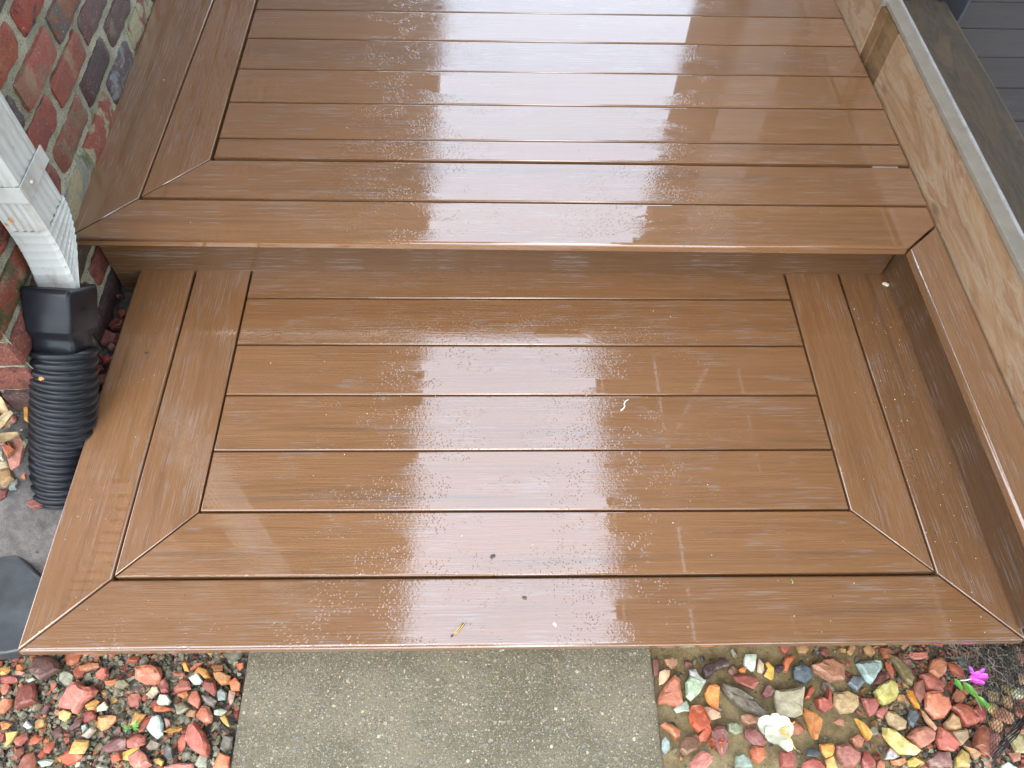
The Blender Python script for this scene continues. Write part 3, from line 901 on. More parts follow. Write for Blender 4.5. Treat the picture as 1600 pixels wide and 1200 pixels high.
# rest of the wall: higher and farther courses, joined
bm = bmesh.new()
tl = bm.loops.layers.color.new('tint'); pl = bm.loops.layers.color.new('patch')
def far_brick(cen, half_v, colA, colB):
    n0 = len(bm.faces)
    vs = []
    for sx in (-1, 1):
        for sy in (-1, 1):
            for sz in (-1, 1):
                vs.append(bm.verts.new(cen + half_v[0] * sx + half_v[1] * sy + half_v[2] * sz))
    for f in ((0, 1, 3, 2), (4, 6, 7, 5), (0, 4, 5, 1), (2, 3, 7, 6), (0, 2, 6, 4), (1, 5, 7, 3)):
        fc = bm.faces.new([vs[i] for i in f])
        for lp in fc.loops:
            lp[tl] = colA + (1,); lp[pl] = colB + (1,)
for k in range(-4, 28):
    z = BZ + PITCHZ * k + 0.0305
    base = -0.03 if k % 2 == 0 else 0.083
    for i in range(-2, 30):
        if k < 11 and i < 8: continue
        u0 = max(base + 0.2325 * i, -0.375); u1 = base + 0.2325 * i + 0.205
        if u1 - u0 < 0.05: continue
        a, b = rnd.choice(PAL)
        far_brick(wp((u0 + u1) / 2, -0.05, z), (d_u * (u1 - u0) / 2, n_u * 0.05, Vector((0, 0, 0.0305))), lin(a, KB), lin(b, KB))
    for i in range(12):
        if k < 11 and i < 6: continue
        x1 = -0.918 - 0.115 - 0.225 * i
        a, b = rnd.choice(PAL)
        far_brick(Vector((x1 - 0.1025, 0.95, z)), (Vector((0.1025, 0, 0)), Vector((0, 0.05, 0)), Vector((0, 0, 0.0305))), lin(a, KB), lin(b, KB))
tag(from_bm('upper_brickwork', bm, M_BRICK_FAR, HOUSE), kind='stuff')
bm = slab_bm([tuple(wp(-0.36, -0.016).xy), tuple(wp(6.6, -0.016).xy), tuple(wp(6.6, -2.8).xy), (-3.72, 0.918)], -0.3, 2.5, 0)
from_bm('wall_core', bm, M_MORTAR, HOUSE)
bm = slab_bm([(-3.9, 0.42), (-0.46, 0.42), (-0.345, 7.9), (-3.9, 7.9)], 2.5, 2.52, 0)
from_bm('soffit', bm, M_SOFFIT, HOUSE)
from_bm('eave_fascia', slab_bm([(-0.46, 0.42), (-0.435, 0.42), (-0.32, 7.9), (-0.345, 7.9)], 2.47, 2.64, 0), M_SOFFIT, HOUSE)

# ------------------------------------------------------------------ downspout
SP = thing('downspout', (-0.885, 1.13, 0.2), 'white dirt-flecked metal downspout with a crimped elbow against the brick wall', 'downspout')
def ribbed_rect(w, d, grooves=True, depth=0.0022):
    """w: X size, d: Y size; ribs pressed into the faces"""
    P = []
    def face(a, b, n, L):
        for i in range(n):
            t = i / n
            g = 0
            if grooves and 0.12 < t < 0.88:
                g = depth * (0.5 + 0.5 * math.cos(t * 2 * math.pi * 4.5))
            x = a[0] + (b[0] - a[0]) * t; y = a[1] + (b[1] - a[1]) * t
            nx, ny = (b[1] - a[1]) / L, -(b[0] - a[0]) / L
            P.append((x - nx * g, y - ny * g))
    hw, hd, c = w / 2, d / 2, 0.006
    face((-hw + c, -hd), (hw - c, -hd), 36, w); face((hw, -hd + c), (hw, hd - c), 36, d)
    face((hw - c, hd), (-hw + c, hd), 36, w); face((-hw, hd - c), (-hw, -hd + c), 36, d)
    return P
SX, SY = -0.874, 1.120
def rect_tube(name, w, d, z0, z1, parent, mat=M_WHITE, grooves=True):
    bm = bmesh.new()
    P = ribbed_rect(w, d, grooves)
    lo = [bm.verts.new((x, y, z0)) for x, y in P]; hi = [bm.verts.new((x, y, z1)) for x, y in P]
    n = len(P)
    for i in range(n): bm.faces.new((lo[i], lo[(i + 1) % n], hi[(i + 1) % n], hi[i]))
    bm.faces.new(lo[::-1]); bm.faces.new(hi)
    return from_bm(name, bm, mat, parent, (SX, SY, 0))
rect_tube('pipe', 0.084, 0.108, 0.466, 2.46, SP)
rect_tube('pipe', 0.078, 0.102, 0.383, 0.465, SP)
# crimped elbow, swept towards the camera
bm = bmesh.new()
P = ribbed_rect(0.078, 0.102, False)
N = 132
rings = []
for i in range(N + 1):
    t = i / N
    a = math.radians(50) * t
    R = 0.2
    cz = 0.383 - R * math.sin(a); cy = SY - R * (1 - math.cos(a))
    ph = (t * 11.0) % 1.0
    pleat = (0.5 - 0.5 * math.cos(2 * math.pi * ph)) ** 3.0
    ring = []
    for x, y in P:
        # outer (far) side flares between pleats, inner side is crimped
        side = (y / 0.051 + 1) / 2
        amp = 0.0006 + 0.0040 * side
        k = 1 + (pleat - 0.3) * amp / 0.045 * (0 if t < 0.02 or t > 0.98 else 1)
        fine = 0.0007 * math.sin((y + 0.05) * 480) * (1 - pleat) if x > 0.03 else 0
        lx, ly = x * k + fine, y * k
        ring.append(bm.verts.new((lx, cy - SY + ly * math.cos(a), cz - 0.383 + ly * math.sin(a) * 1.0)))
    rings.append(ring)
n = len(P)
for i in range(N):
    for j in range(n):
        bm.faces.new((rings[i][j], rings[i][(j + 1) % n], rings[i + 1][(j + 1) % n], rings[i + 1][j]))
o = from_bm('elbow', bm, M_WHITE, SP, (SX, SY, 0.383), smooth=True)
o.data.set_sharp_from_angle(angle=math.radians(40))
EY, EZ = SY - 0.2 * (1 - math.cos(math.radians(50))), 0.383 - 0.2 * math.sin(math.radians(50))
# strap with screw
from_bm('strap', box_bm(-0.0435, 0.046, -0.0575, -0.0550, 0.0, 0.036, bevel=0.0006), M_WHITE, SP, (SX, SY, 0.462))
from_bm('strap', box_bm(0.0435, 0.0460, -0.0548, 0.06, 0.0, 0.036, bevel=0.0006), M_WHITE, SP, (SX, SY, 0.462))
bm = bmesh.new()
bmesh.ops.create_cone(bm, cap_ends=True, segments=8, radius1=0.0045, radius2=0.003, depth=0.004)
from_bm('screw', bm, M_CLIP, SP, (SX + 0.048, SY - 0.02, 0.480), (0, math.pi / 2, 0))
for (x, y, z, r_) in ((SX - 0.012, SY - 0.0523, 0.415, 0.005), (SX - 0.026, SY - 0.0523, 0.404, 0.0035)):
    bm = bmesh.new()
    bmesh.ops.create_uvsphere(bm, u_segments=9, v_segments=5, radius=r_)
    for v in bm.verts:
        v.co.y *= 0.14; v.co *= 1 + 0.35 * noise.noise(v.co * 300)
    from_bm('rust_spot', bm, M_RUST, SP, (x, y, z))

# ------------------------------------------------------------------ black adapter and corrugated drain pipe
DP = thing('drain_pipe', (-0.94, 0.80, -0.1), 'black corrugated drain pipe with square adapter, running from the white downspout into the soil', 'drain pipe')
A0 = Vector((SX, EY, EZ))
dirA = Vector((-0.06, -math.sin(math.radians(44)), -math.cos(math.radians(44)))).normalized()
def rrect(w, d, c, n=4):
    P = []
    for sx, sy, a0 in ((1, -1, -90), (1, 1, 0), (-1, 1, 90), (-1, -1, 180)):
        for i in range(n + 1):
            a = math.radians(a0 + 90 * i / n)
            P.append((sx * (w / 2 - c) + c * math.cos(a), sy * (d / 2 - c) + c * math.sin(a)))
    return P
def morph(P, Q, t): return [(p[0] * (1 - t) + q[0] * t, p[1] * (1 - t) + q[1] * t) for p, q in zip(P, Q)]
box_s = rrect(0.096, 0.120, 0.010)
cir_s = []
for x, y in box_s:
    a = math.atan2(y * 0.96 / 1.2, x); cir_s.append((0.056 * math.cos(a), 0.056 * math.sin(a)))
prof = [(-0.012, 0, 0.93), (-0.014, 0, 1.0), (0.0, 0, 1.02), (0.072, 0, 1.0), (0.077, 0, 0.96), (0.088, 0.75, 0.95), (0.098, 1, 1), (0.145, 1, 1)]
bm = bmesh.new()
rings = []
side = Vector((1, 0, 0)); side = (side - dirA * side.dot(dirA)).normalized(); nn = dirA.cross(side)
for s_, t, k in prof:
    Q = morph(box_s, cir_s, t)
    rings.append([bm.verts.new(A0 + dirA * s_ + side * x * k - nn * y * k) for x, y in Q])
m = len(box_s)
for i in range(len(rings) - 1):
    for j in range(m):
        bm.faces.new((rings[i][j], rings[i][(j + 1) % m], rings[i + 1][(j + 1) % m], rings[i + 1][j]))
bm.faces.new(rings[0]); bm.faces.new(rings[-1][::-1])
o = from_bm('adapter', bm, M_PIPE, DP, smooth=True)
# raised moulded marks on the adapter side (illegible in the photograph)
cu_ = bpy.data.curves.new('moulded_mark', 'FONT')
cu_.body = 'UPC'
cu_.size = 0.016; cu_.extrude = 0.0005
tmp = bpy.data.objects.new('tmp', cu_)
C.objects.link(tmp)
dg = bpy.context.evaluated_depsgraph_get()
me = bpy.data.meshes.new_from_object(tmp.evaluated_get(dg))
bpy.data.objects.remove(tmp)
me.name = 'moulded_mark'
me.materials.clear(); me.materials.append(M_PIPE)
mk = bpy.data.objects.new('moulded_mark', me)
C.objects.link(mk)
Xa = (nn * 1.0).normalized(); Ya = (-dirA).normalized(); Za = Xa.cross(Ya)
if Za.dot(side) < 0: Xa = -Xa; Za = -Za
pos = A0 + dirA * 0.035 + side * 0.0487 - Xa * 0.018
mk.parent = DP
mk.matrix_local = Matrix.Translation(-Vector(DP.location)) @ Matrix(((Xa.x, Ya.x, Za.x, pos.x), (Xa.y, Ya.y, Za.y, pos.y), (Xa.z, Ya.z, Za.z, pos.z), (0, 0, 0, 1)))
# corrugated pipe
a0 = A0 + dirA * 0.118
end = Vector((-0.945, 0.765, -0.135))
mid1 = a0 + dirA * 0.12
mid2 = end + Vector((0.012, 0.075, 0.10))
def bez(t):
    return a0 * (1 - t) ** 3 + mid1 * 3 * t * (1 - t) ** 2 + mid2 * 3 * t * t * (1 - t) + end * t ** 3
RIB, PER = 18, 8
path, scl = [], []
for i in range(RIB * PER + 1):
    t = i / (RIB * PER)
    path.append(bez(t))
    ph = (i % PER) / PER
    scl.append((1.0, 1.005, 1.0, 0.99, 0.97, 0.915, 0.90, 0.94)[i % PER])
bm = sweep_bm(path, circle(0.0645, 40), scales=scl)
from_bm('corrugated_pipe', bm, M_PIPE, DP, smooth=True)
bm = bmesh.new()
pth = [bez(0.135) + Vector((-0.012, -0.045, 0.043)) + Vector((0.0, 0.0, 0.0)) ]
bmesh.ops.create_icosphere(bm, subdivisions=1, radius=0.007)
for v in bm.verts: v.co.z *= 0.4; v.co *= 1 + 0.4 * noise.noise(v.co * 200)
tag(from_bm('leaf_fragment', bm, M_RUST, None, tuple(pth[0])), 'tiny orange-brown leaf fragment stuck on the upper ribs of the black pipe', 'leaf')

# ------------------------------------------------------------------ slate and stones
bm = slab_bm([(-1.35, 0.66), (-1.04, 0.655), (-0.985, 0.612), (-0.948, 0.585), (-0.915, 0.53), (-0.905, 0.455), (-0.93, 0.432), (-1.02, 0.42), (-1.4, 0.41)], -0.19, -0.156, 0.006, 2)
bmesh.ops.subdivide_edges(bm, edges=[e for e in bm.edges if e.calc_length() > 0.03], cuts=3)
for v in bm.verts: v.co += Vector((noise.noise(v.co * 30), noise.noise(v.co * 30 + Vector((5, 0, 0))), noise.noise(v.co * 14))) * 0.0025
tag(from_bm('slate_slab', bm, M_SLATE), 'dark grey-green slate slab lying in the soil beside the left corner of the step', 'slate slab')

STONES = [
(-0.188,[387,377,396,368,397,342,400,321,388,313,366,319,346,320,354,343,371,364],(185,105,80)),
(-0.188,[359,385,370,390,382,387,380,375,364,359,355,357],(225,170,140)),
(-0.188,[408,361,420,373,445,370,446,356,435,339,415,324,406,333],(205,210,185)),
(-0.188,[420,387,435,389,439,377,452,363,447,356,437,370,420,374],(215,205,215)),
(-0.188,[452,353,465,355,475,349,472,327,468,307,459,304,447,323,444,339],(225,125,50)),
(-0.188,[478,358,495,356,513,348,536,336,551,324,568,301,563,294,539,299,514,308,497,325,483,343],(105,88,75)),
(-0.188,[511,374,524,378,544,375,562,368,563,359,548,344,529,352,511,363],(165,85,75)),
(-0.188,[450,391,482,401,499,412,509,405,506,393,474,381,462,370,449,367,446,382],(85,60,60)),
(-0.188,[369,407,385,413,399,409,398,397,384,387,373,395],(175,120,90)),
(-0.188,[346,407,358,407,359,395,354,375,345,373],(130,75,65)),
(-0.188,[545,417,569,417,558,383,552,382,537,394],(230,230,220)),
(-0.188,[525,386,537,393,542,388,537,378,526,380],(215,120,55)),
(-0.188,[571,406,580,395,579,383,572,376,563,379,566,395],(195,160,135)),
(-0.188,[582,397,589,399,600,385,595,366,588,362,576,371,586,385],(215,160,60)),
(-0.188,[603,394,617,395,616,385,605,377,599,385],(80,60,65)),
(-0.188,[630,412,643,413,647,405,636,394,625,378,617,381,621,399],(210,110,70)),
(-0.188,[640,389,659,394,680,384,676,365,655,353,637,363],(75,80,88)),
(-0.188,[676,391,702,403,729,409,748,393,740,359,711,357,698,367,681,379],(170,110,85)),
(-0.188,[572,352,580,354,591,342,582,330,567,326,562,335],(120,65,65)),
(-0.188,[590,342,617,343,651,347,650,334,643,318,639,295,621,289,586,298,586,312,586,328],(165,145,120)),
(-0.188,[673,354,676,341,658,325,650,327,661,346],(195,95,65)),
(-0.188,[704,351,708,343,703,310,682,299,671,306,671,325,680,331,691,324],(165,75,60)),
(-0.188,[645,311,663,302,675,288,665,265,656,248,650,252,645,277,641,297],(205,125,70)),
(-0.188,[414,316,434,318,441,300,445,282,437,271,419,264,406,278,406,294],(190,80,45)),
(-0.188,[437,315,448,314,469,302,469,291,446,286,441,300],(190,140,115)),
(-0.188,[396,324,408,327,412,316,411,305,399,306,383,302,378,310],(200,200,190)),
(-0.188,[350,285,368,281,387,267,384,256,373,251,364,267,346,279],(195,115,80)),
(-0.188,[397,261,418,262,427,247,416,232,391,224,378,232,383,250],(145,100,80)),
(-0.188,[462,279,477,277,482,261,477,235,464,219,456,225,445,246,446,269],(150,90,85)),
(-0.188,[482,281,497,285,512,277,510,265,495,259,479,266],(150,145,120)),
(-0.188,[511,295,529,299,553,292,548,281,525,277,512,286],(185,125,100)),
(-0.188,[517,270,537,274,547,265,558,245,546,236,526,241,512,257],(150,85,80)),
(-0.188,[517,232,530,240,549,236,546,215,533,206,518,215],(205,105,65)),
(-0.188,[488,220,501,224,514,215,518,200,483,201],(140,145,135)),
(-0.188,[421,233,441,223,439,212,423,197,395,198,396,213],(200,120,110)),
(-0.188,[347,250,355,258,363,248,362,235,351,226,344,233],(140,145,145)),
(-0.188,[578,227,600,229,607,214,601,199,573,200],(155,75,65)),
(-0.188,[635,233,650,235,659,224,648,215,627,220],(85,85,90)),
(-0.188,[660,241,688,243,691,234,682,219,666,214,659,226],(225,150,75)),
(-0.188,[619,207,640,215,656,211,666,194,614,194],(180,85,75)),
(-0.188,[666,211,685,219,690,193,664,196],(220,160,95)),
(-0.188,[694,239,712,240,708,208,691,215],(165,95,90)),
(-0.188,[451,268,446,286,420,258,423,247,436,249],(190,85,55)),
(-0.188,[774,394,800,400,830,399,827,384,812,370,794,351,783,359,780,375],(175,185,185)),
(-0.188,[818,375,839,376,842,367,824,358,809,351,797,354],(125,70,65)),
(-0.188,[840,398,851,399,854,379,848,363,839,364],(190,95,70)),
(-0.188,[849,416,865,413,876,396,887,381,889,364,881,348,870,353,862,377,854,401],(125,100,65)),
(-0.188,[796,337,814,351,837,359,852,351,851,336,838,320,810,309,798,321],(190,165,90)),
(-0.188,[747,354,763,368,780,367,784,356,762,337],(130,130,140)),
(-0.188,[766,326,792,325,800,314,786,295,775,290,769,305],(170,85,75)),
(-0.188,[715,338,743,340,761,328,759,310,745,298,719,296,707,315],(190,150,110)),
(-0.188,[899,418,934,417,933,405,903,401,892,408],(185,105,90)),
(-0.188,[939,400,958,405,967,393,960,373,939,360,925,375],(185,110,80)),
(-0.188,[970,393,981,395,998,378,996,363,986,363,971,380],(175,85,60)),
(-0.188,[993,407,1008,407,1026,389,1020,375,1006,370,991,387],(70,75,82)),
(-0.188,[1003,416,1040,416,1042,408,1024,399,1009,408],(190,110,75)),
(-0.188,[1031,389,1055,392,1059,379,1046,368,1027,371],(190,110,80)),
(-0.188,[903,369,922,372,947,354,944,335,925,334,906,338],(180,95,80)),
(-0.188,[889,357,904,364,901,331,886,315,881,331],(145,85,70)),
(-0.188,[902,333,925,334,946,321,947,302,927,284,906,282,893,303],(205,110,80)),
(-0.188,[949,307,967,315,993,304,1002,279,992,272,966,269,959,293],(180,90,70)),
(-0.188,[989,297,1007,309,1024,306,1018,283,1003,274,994,286],(170,85,75)),
(-0.188,[867,341,881,338,885,303,874,306,869,322],(230,140,50)),
(-0.188,[885,303,893,289,905,267,899,260,888,280],(205,140,110)),
(-0.188,[850,285,860,301,875,301,877,287,859,267,851,272],(95,95,100)),
(-0.188,[815,302,832,299,851,281,841,265,823,262,812,275,809,291],(205,165,130)),
(-0.188,[792,300,810,309,821,305,810,293,802,284,792,291],(195,110,100)),
(-0.188,[840,252,865,269,890,271,898,260,891,245,862,230,850,236],(200,125,105)),
(-0.188,[909,269,924,262,942,235,925,222,898,227,898,247],(185,90,75)),
(-0.188,[797,270,810,268,837,241,856,225,844,217,816,219,801,237,792,255],(225,190,120)),
(-0.188,[1004,272,1017,265,1017,238,1005,214,987,217,969,232,984,257],(170,95,75)),
(-0.188,[924,275,947,293,959,284,959,264,943,259,923,266],(200,150,110)),
(-0.188,[933,260,967,264,967,248,946,233,939,239],(190,150,120)),
(-0.188,[869,206,894,223,918,220,914,196,871,195],(150,100,95)),
(-0.188,[692,236,717,240,737,223,734,208,718,197,695,200,688,221],(165,95,85)),
(-0.188,[745,227,755,227,766,207,762,192,734,193,739,214],(170,80,70)),
(-0.188,[725,251,742,260,753,249,744,233,730,234],(185,110,85)),
(-0.188,[744,287,755,282,772,255,763,246,753,255],(215,150,60)),
(-0.188,[924,211,945,228,958,217,950,194,919,194],(195,155,85)),
(-0.188,[949,233,969,228,982,217,964,206,957,222],(185,130,90)),
(-0.188,[829,208,846,216,864,206,843,197,828,198],(200,160,80)),
(-0.188,[796,209,824,214,827,206,814,199,796,201],(205,120,75)),
(-0.188,[802,233,818,216,803,211,784,211],(200,180,185)),
(-0.188,[1045,249,1068,257,1079,246,1073,218,1052,220],(190,165,120)),
(-0.188,[1058,262,1087,266,1085,251,1068,257],(210,130,95)),
(-0.188,[1039,218,1065,218,1061,207,1042,201],(190,120,100)),
(-0.188,[1015,195,1033,203,1047,190,1013,188],(215,215,205)),
(-0.188,[1036,334,1048,339,1060,329,1056,317,1034,313],(190,150,90)),
(-0.188,[1066,345,1092,348,1102,333,1078,324],(180,150,100)),
(-0.188,[1028,297,1051,306,1066,292,1054,274,1031,278],(190,120,90)),
(-0.188,[713,290,724,287,722,274,709,276,699,283],(190,120,100)),
(-0.188,[775,273,786,271,788,257,774,253,767,264],(120,110,90)),
(-0.188,[1101,331,1113,335,1108,314,1098,314],(215,90,50)),
(-0.188,[-834,380,-822,378,-814,370,-794,368,-785,361,-786,351,-804,335,-810,316,-822,318,-825,325,-851,329,-853,341,-846,358],(205,115,100)),
(-0.188,[-933,428,-892,428,-872,412,-868,401,-884,390,-902,379,-914,386,-932,401],(110,70,65)),
(-0.188,[-945,370,-917,379,-906,360,-901,338,-923,331,-936,324,-945,342],(140,70,60)),
(-0.188,[-988,390,-969,392,-952,387,-948,379,-960,376,-984,378],(165,80,70)),
(-0.188,[-993,406,-975,409,-972,402,-979,393,-988,392],(215,150,80)),
(-0.188,[-961,413,-955,416,-946,408,-946,402,-957,402],(220,130,70)),
(-0.188,[-959,400,-948,402,-940,397,-944,391,-956,392],(190,100,90)),
(-0.188,[-938,383,-921,389,-915,384,-929,378],(170,165,150)),
(-0.188,[-971,339,-963,350,-949,346,-948,334,-958,319,-964,319],(195,110,75)),
(-0.188,[-851,321,-844,325,-825,319,-826,309,-834,302,-849,309],(225,170,100)),
(-0.188,[-803,330,-785,343,-775,338,-782,324,-795,323],(205,140,75)),
(-0.188,[-778,329,-765,339,-755,329,-757,322,-776,320],(205,190,165)),
(-0.188,[-774,313,-759,315,-734,313,-732,306,-745,290,-759,285,-770,292],(215,140,90)),
(-0.188,[-799,394,-787,406,-777,403,-771,390,-778,379,-795,385],(195,100,85)),
(-0.188,[-837,406,-818,414,-799,413,-795,405,-818,398,-832,400],(190,115,85)),
(-0.188,[-775,377,-750,382,-747,377,-758,368,-772,370],(210,115,75)),
(-0.188,[-804,271,-776,268,-775,256,-779,244,-808,244,-807,260],(225,165,95)),
(-0.188,[-825,240,-814,251,-782,242,-782,237,-806,224,-819,228],(205,90,55)),
(-0.188,[-943,284,-918,285,-924,270,-935,257,-938,272],(220,165,90)),
(-0.188,[-919,272,-900,283,-895,273,-906,259,-915,261],(180,95,80)),
(-0.188,[-881,280,-866,274,-872,264,-888,261,-888,273],(200,95,65)),
(-0.188,[-859,264,-842,267,-841,257,-846,245,-858,248],(190,90,65)),
(-0.188,[-915,254,-901,258,-896,247,-905,234,-915,239],(150,85,70)),
(-0.188,[-895,244,-878,249,-867,233,-867,217,-896,217],(180,105,90)),
(-0.188,[-864,232,-851,237,-835,233,-838,225,-854,222],(185,185,175)),
(-0.188,[-752,255,-734,264,-715,274,-702,269,-698,250,-722,246,-746,247],(130,75,75)),
(-0.188,[-729,242,-711,246,-704,233,-721,226],(205,90,55)),
(-0.188,[-907,305,-896,295,-903,290,-912,295],(215,220,225)),
(-0.188,[-800,294,-790,298,-786,289,-794,280],(170,170,170)),
(-0.188,[-791,275,-774,294,-768,287,-779,271],(165,140,125)),
(-0.188,[-884,375,-873,378,-870,371,-874,362,-879,360],(180,90,65)),
(-0.188,[-959,303,-946,305,-933,300,-938,291,-950,289],(205,125,75)),
(-0.188,[-953,286,-944,282,-943,272,-946,265],(165,80,75)),
(-0.188,[-865,240,-860,254,-853,248,-858,235],(185,85,60)),
(-0.188,[-830,275,-817,275,-814,268,-820,262],(195,95,70)),
(-0.188,[-756,377,-736,380,-726,371,-735,362,-753,364],(130,110,80)),
(-0.188,[-717,405,-685,410,-670,404,-664,393,-664,370,-689,369,-711,380],(195,105,75)),
(-0.188,[-667,379,-656,383,-648,372,-644,355,-657,352,-666,366],(170,85,80)),
(-0.188,[-688,352,-677,367,-666,366,-662,357,-675,343],(190,165,135)),
(-0.188,[-664,337,-660,352,-644,351,-634,338,-637,330,-657,328],(200,190,175)),
(-0.188,[-662,308,-649,310,-640,296,-636,276,-645,267,-660,277,-670,287],(215,220,220)),
(-0.188,[-670,330,-663,332,-628,324,-629,320,-656,317,-664,319],(200,95,55)),
(-0.188,[-599,358,-587,359,-576,341,-576,322,-604,338],(205,115,95)),
(-0.188,[-633,359,-621,381,-604,373,-599,360,-615,355,-630,353],(175,95,80)),
(-0.188,[-603,388,-593,405,-574,399,-563,382,-574,380,-588,392],(215,140,75)),
(-0.188,[-607,381,-590,392,-578,376,-584,369,-595,369],(200,200,205)),
(-0.188,[-580,369,-574,378,-554,376,-546,357,-548,345,-566,356],(150,75,65)),
(-0.188,[-559,391,-546,394,-525,385,-524,370,-541,367,-554,378],(185,120,75)),
(-0.188,[-527,374,-515,382,-503,370,-502,357,-519,355],(220,110,70)),
(-0.188,[-524,357,-511,353,-512,333,-517,329,-524,342],(200,150,135)),
(-0.188,[-548,356,-538,361,-526,352,-526,339,-541,337],(140,140,135)),
(-0.188,[-577,347,-558,345,-543,335,-546,325,-567,334],(115,95,90)),
(-0.188,[-580,312,-572,329,-558,327,-547,310,-547,298,-557,294,-576,304],(210,120,95)),
(-0.188,[-589,295,-580,302,-567,288,-557,280,-542,256,-540,235,-554,237,-578,251,-593,267],(180,90,75)),
(-0.188,[-607,264,-599,279,-591,277,-590,255,-599,243],(185,80,60)),
(-0.188,[-635,281,-622,290,-601,288,-602,283,-620,279],(210,145,75)),
(-0.188,[-706,267,-686,279,-669,275,-665,259,-685,251,-699,253],(175,90,75)),
(-0.188,[-710,243,-698,250,-678,253,-676,249,-693,231,-706,233],(215,165,85)),
(-0.188,[-696,236,-674,249,-658,239,-645,222,-672,212,-685,222],(195,115,100)),
(-0.188,[-521,242,-499,233,-497,211,-530,212,-526,230],(225,110,70)),
(-0.188,[-630,250,-626,264,-614,252,-607,231,-614,228,-625,237],(95,85,85)),
(-0.188,[-664,254,-656,268,-636,259,-641,249,-657,248],(130,105,90)),
(-0.188,[-642,306,-630,302,-627,294,-634,287],(205,150,140)),
(-0.188,[-547,321,-533,324,-521,319,-528,309,-544,312],(200,195,180)),
(-0.188,[-534,308,-523,312,-510,290,-515,290],(205,145,75)),
(-0.188,[-630,414,-620,414,-608,394,-620,396],(225,150,70)),
(-0.188,[-607,399,-596,413,-583,414,-588,409,-604,396],(180,95,75)),
(-0.188,[-646,232,-636,236,-625,230,-627,220],(215,160,85)),
(-0.188,[-623,220,-602,225,-569,224,-563,211,-621,211],(195,120,110)),
(-0.188,[-521,410,-502,412,-502,402,-509,396],(215,105,70)),
(-0.188,[-700,319,-677,314,-685,296,-689,291,-705,293],(220,155,90)),
(-0.188,[-680,307,-666,312,-662,310,-676,282,-685,280],(170,80,65)),
(-0.188,[-628,333,-612,338,-595,325,-610,313,-618,313],(155,135,115)),
(-0.188,[-602,311,-591,323,-579,320,-578,305],(165,110,75)),
(-0.188,[-568,407,-546,408,-542,395,-559,393],(175,110,70)),
(-0.188,[-644,392,-619,393,-616,386,-637,385],(170,90,70)),
(-0.188,[-625,349,-606,355,-602,347,-611,342],(195,110,60)),
(-0.188,[-738,382,-719,389,-716,386,-731,376],(165,150,135)),
(-0.058,[-1102,984,-1090,1008,-1060,996,-1056,970,-1086,967],(175,65,50)),
(0.002,[-1032,817,-1020,828,-1002,807,-1008,787],(185,100,70)),
(-0.018,[-1022,833,-1009,849,-994,836,-992,782,-1006,769,-1018,792],(185,115,100)),
(-0.018,[-1036,792,-1018,792,-1011,777,-1029,772],(170,140,110)),
(-0.037,[-1040,777,-1020,782,-1009,761,-1020,741,-1029,744],(165,120,80)),
(-0.048,[-1022,764,-1007,767,-1001,741,-1016,739],(130,130,130)),
(-0.054,[-1015,782,-999,782,-994,767,-1008,769],(200,100,65)),
(0.023,[-1003,905,-992,908,-978,862,-989,868],(215,145,65)),
(-0.082,[-992,768,-980,773,-959,765,-965,755,-986,750],(185,110,95)),
(-0.089,[-994,736,-958,735,-962,720,-978,713,-992,723],(155,90,85)),
(-0.085,[-981,751,-966,754,-964,741,-978,741],(110,90,80)),
(-0.058,[-1121,985,-1105,973,-1102,950,-1111,956],(130,60,55)),
(0.01,[-1035,833,-1020,828,-1013,815,-1028,813],(120,60,50)),
(-0.06,[-1042,748,-1024,745,-1022,728,-1032,718],(120,60,50)),
(-0.004,[-1036,815,-1030,810,-1023,790,-1027,787],(190,175,160)),
(-0.058,[-949,1162,-925,1171,-898,1158,-899,1137,-926,1125,-948,1145],(140,70,60)),
(-0.058,[-932,1188,-918,1209,-892,1201,-894,1179,-918,1171],(130,60,50)),
(-0.058,[-914,1116,-908,1133,-896,1125,-902,1108],(150,95,80)),
(-0.058,[-922,1088,-902,1096,-894,1080,-907,1068],(165,60,45)),
(-0.058,[-938,1096,-925,1096,-916,1076,-928,1072],(120,60,55)),
(-0.058,[-967,1294,-927,1298,-911,1276,-954,1271],(95,40,40)),
(-0.058,[-918,1222,-908,1236,-895,1227,-904,1209],(140,70,50)),
(-0.058,[-917,1032,-897,1040,-894,1017,-908,1009],(150,90,60)),
(-0.058,[-929,1064,-914,1068,-900,1052,-916,1040],(140,60,50)),
]


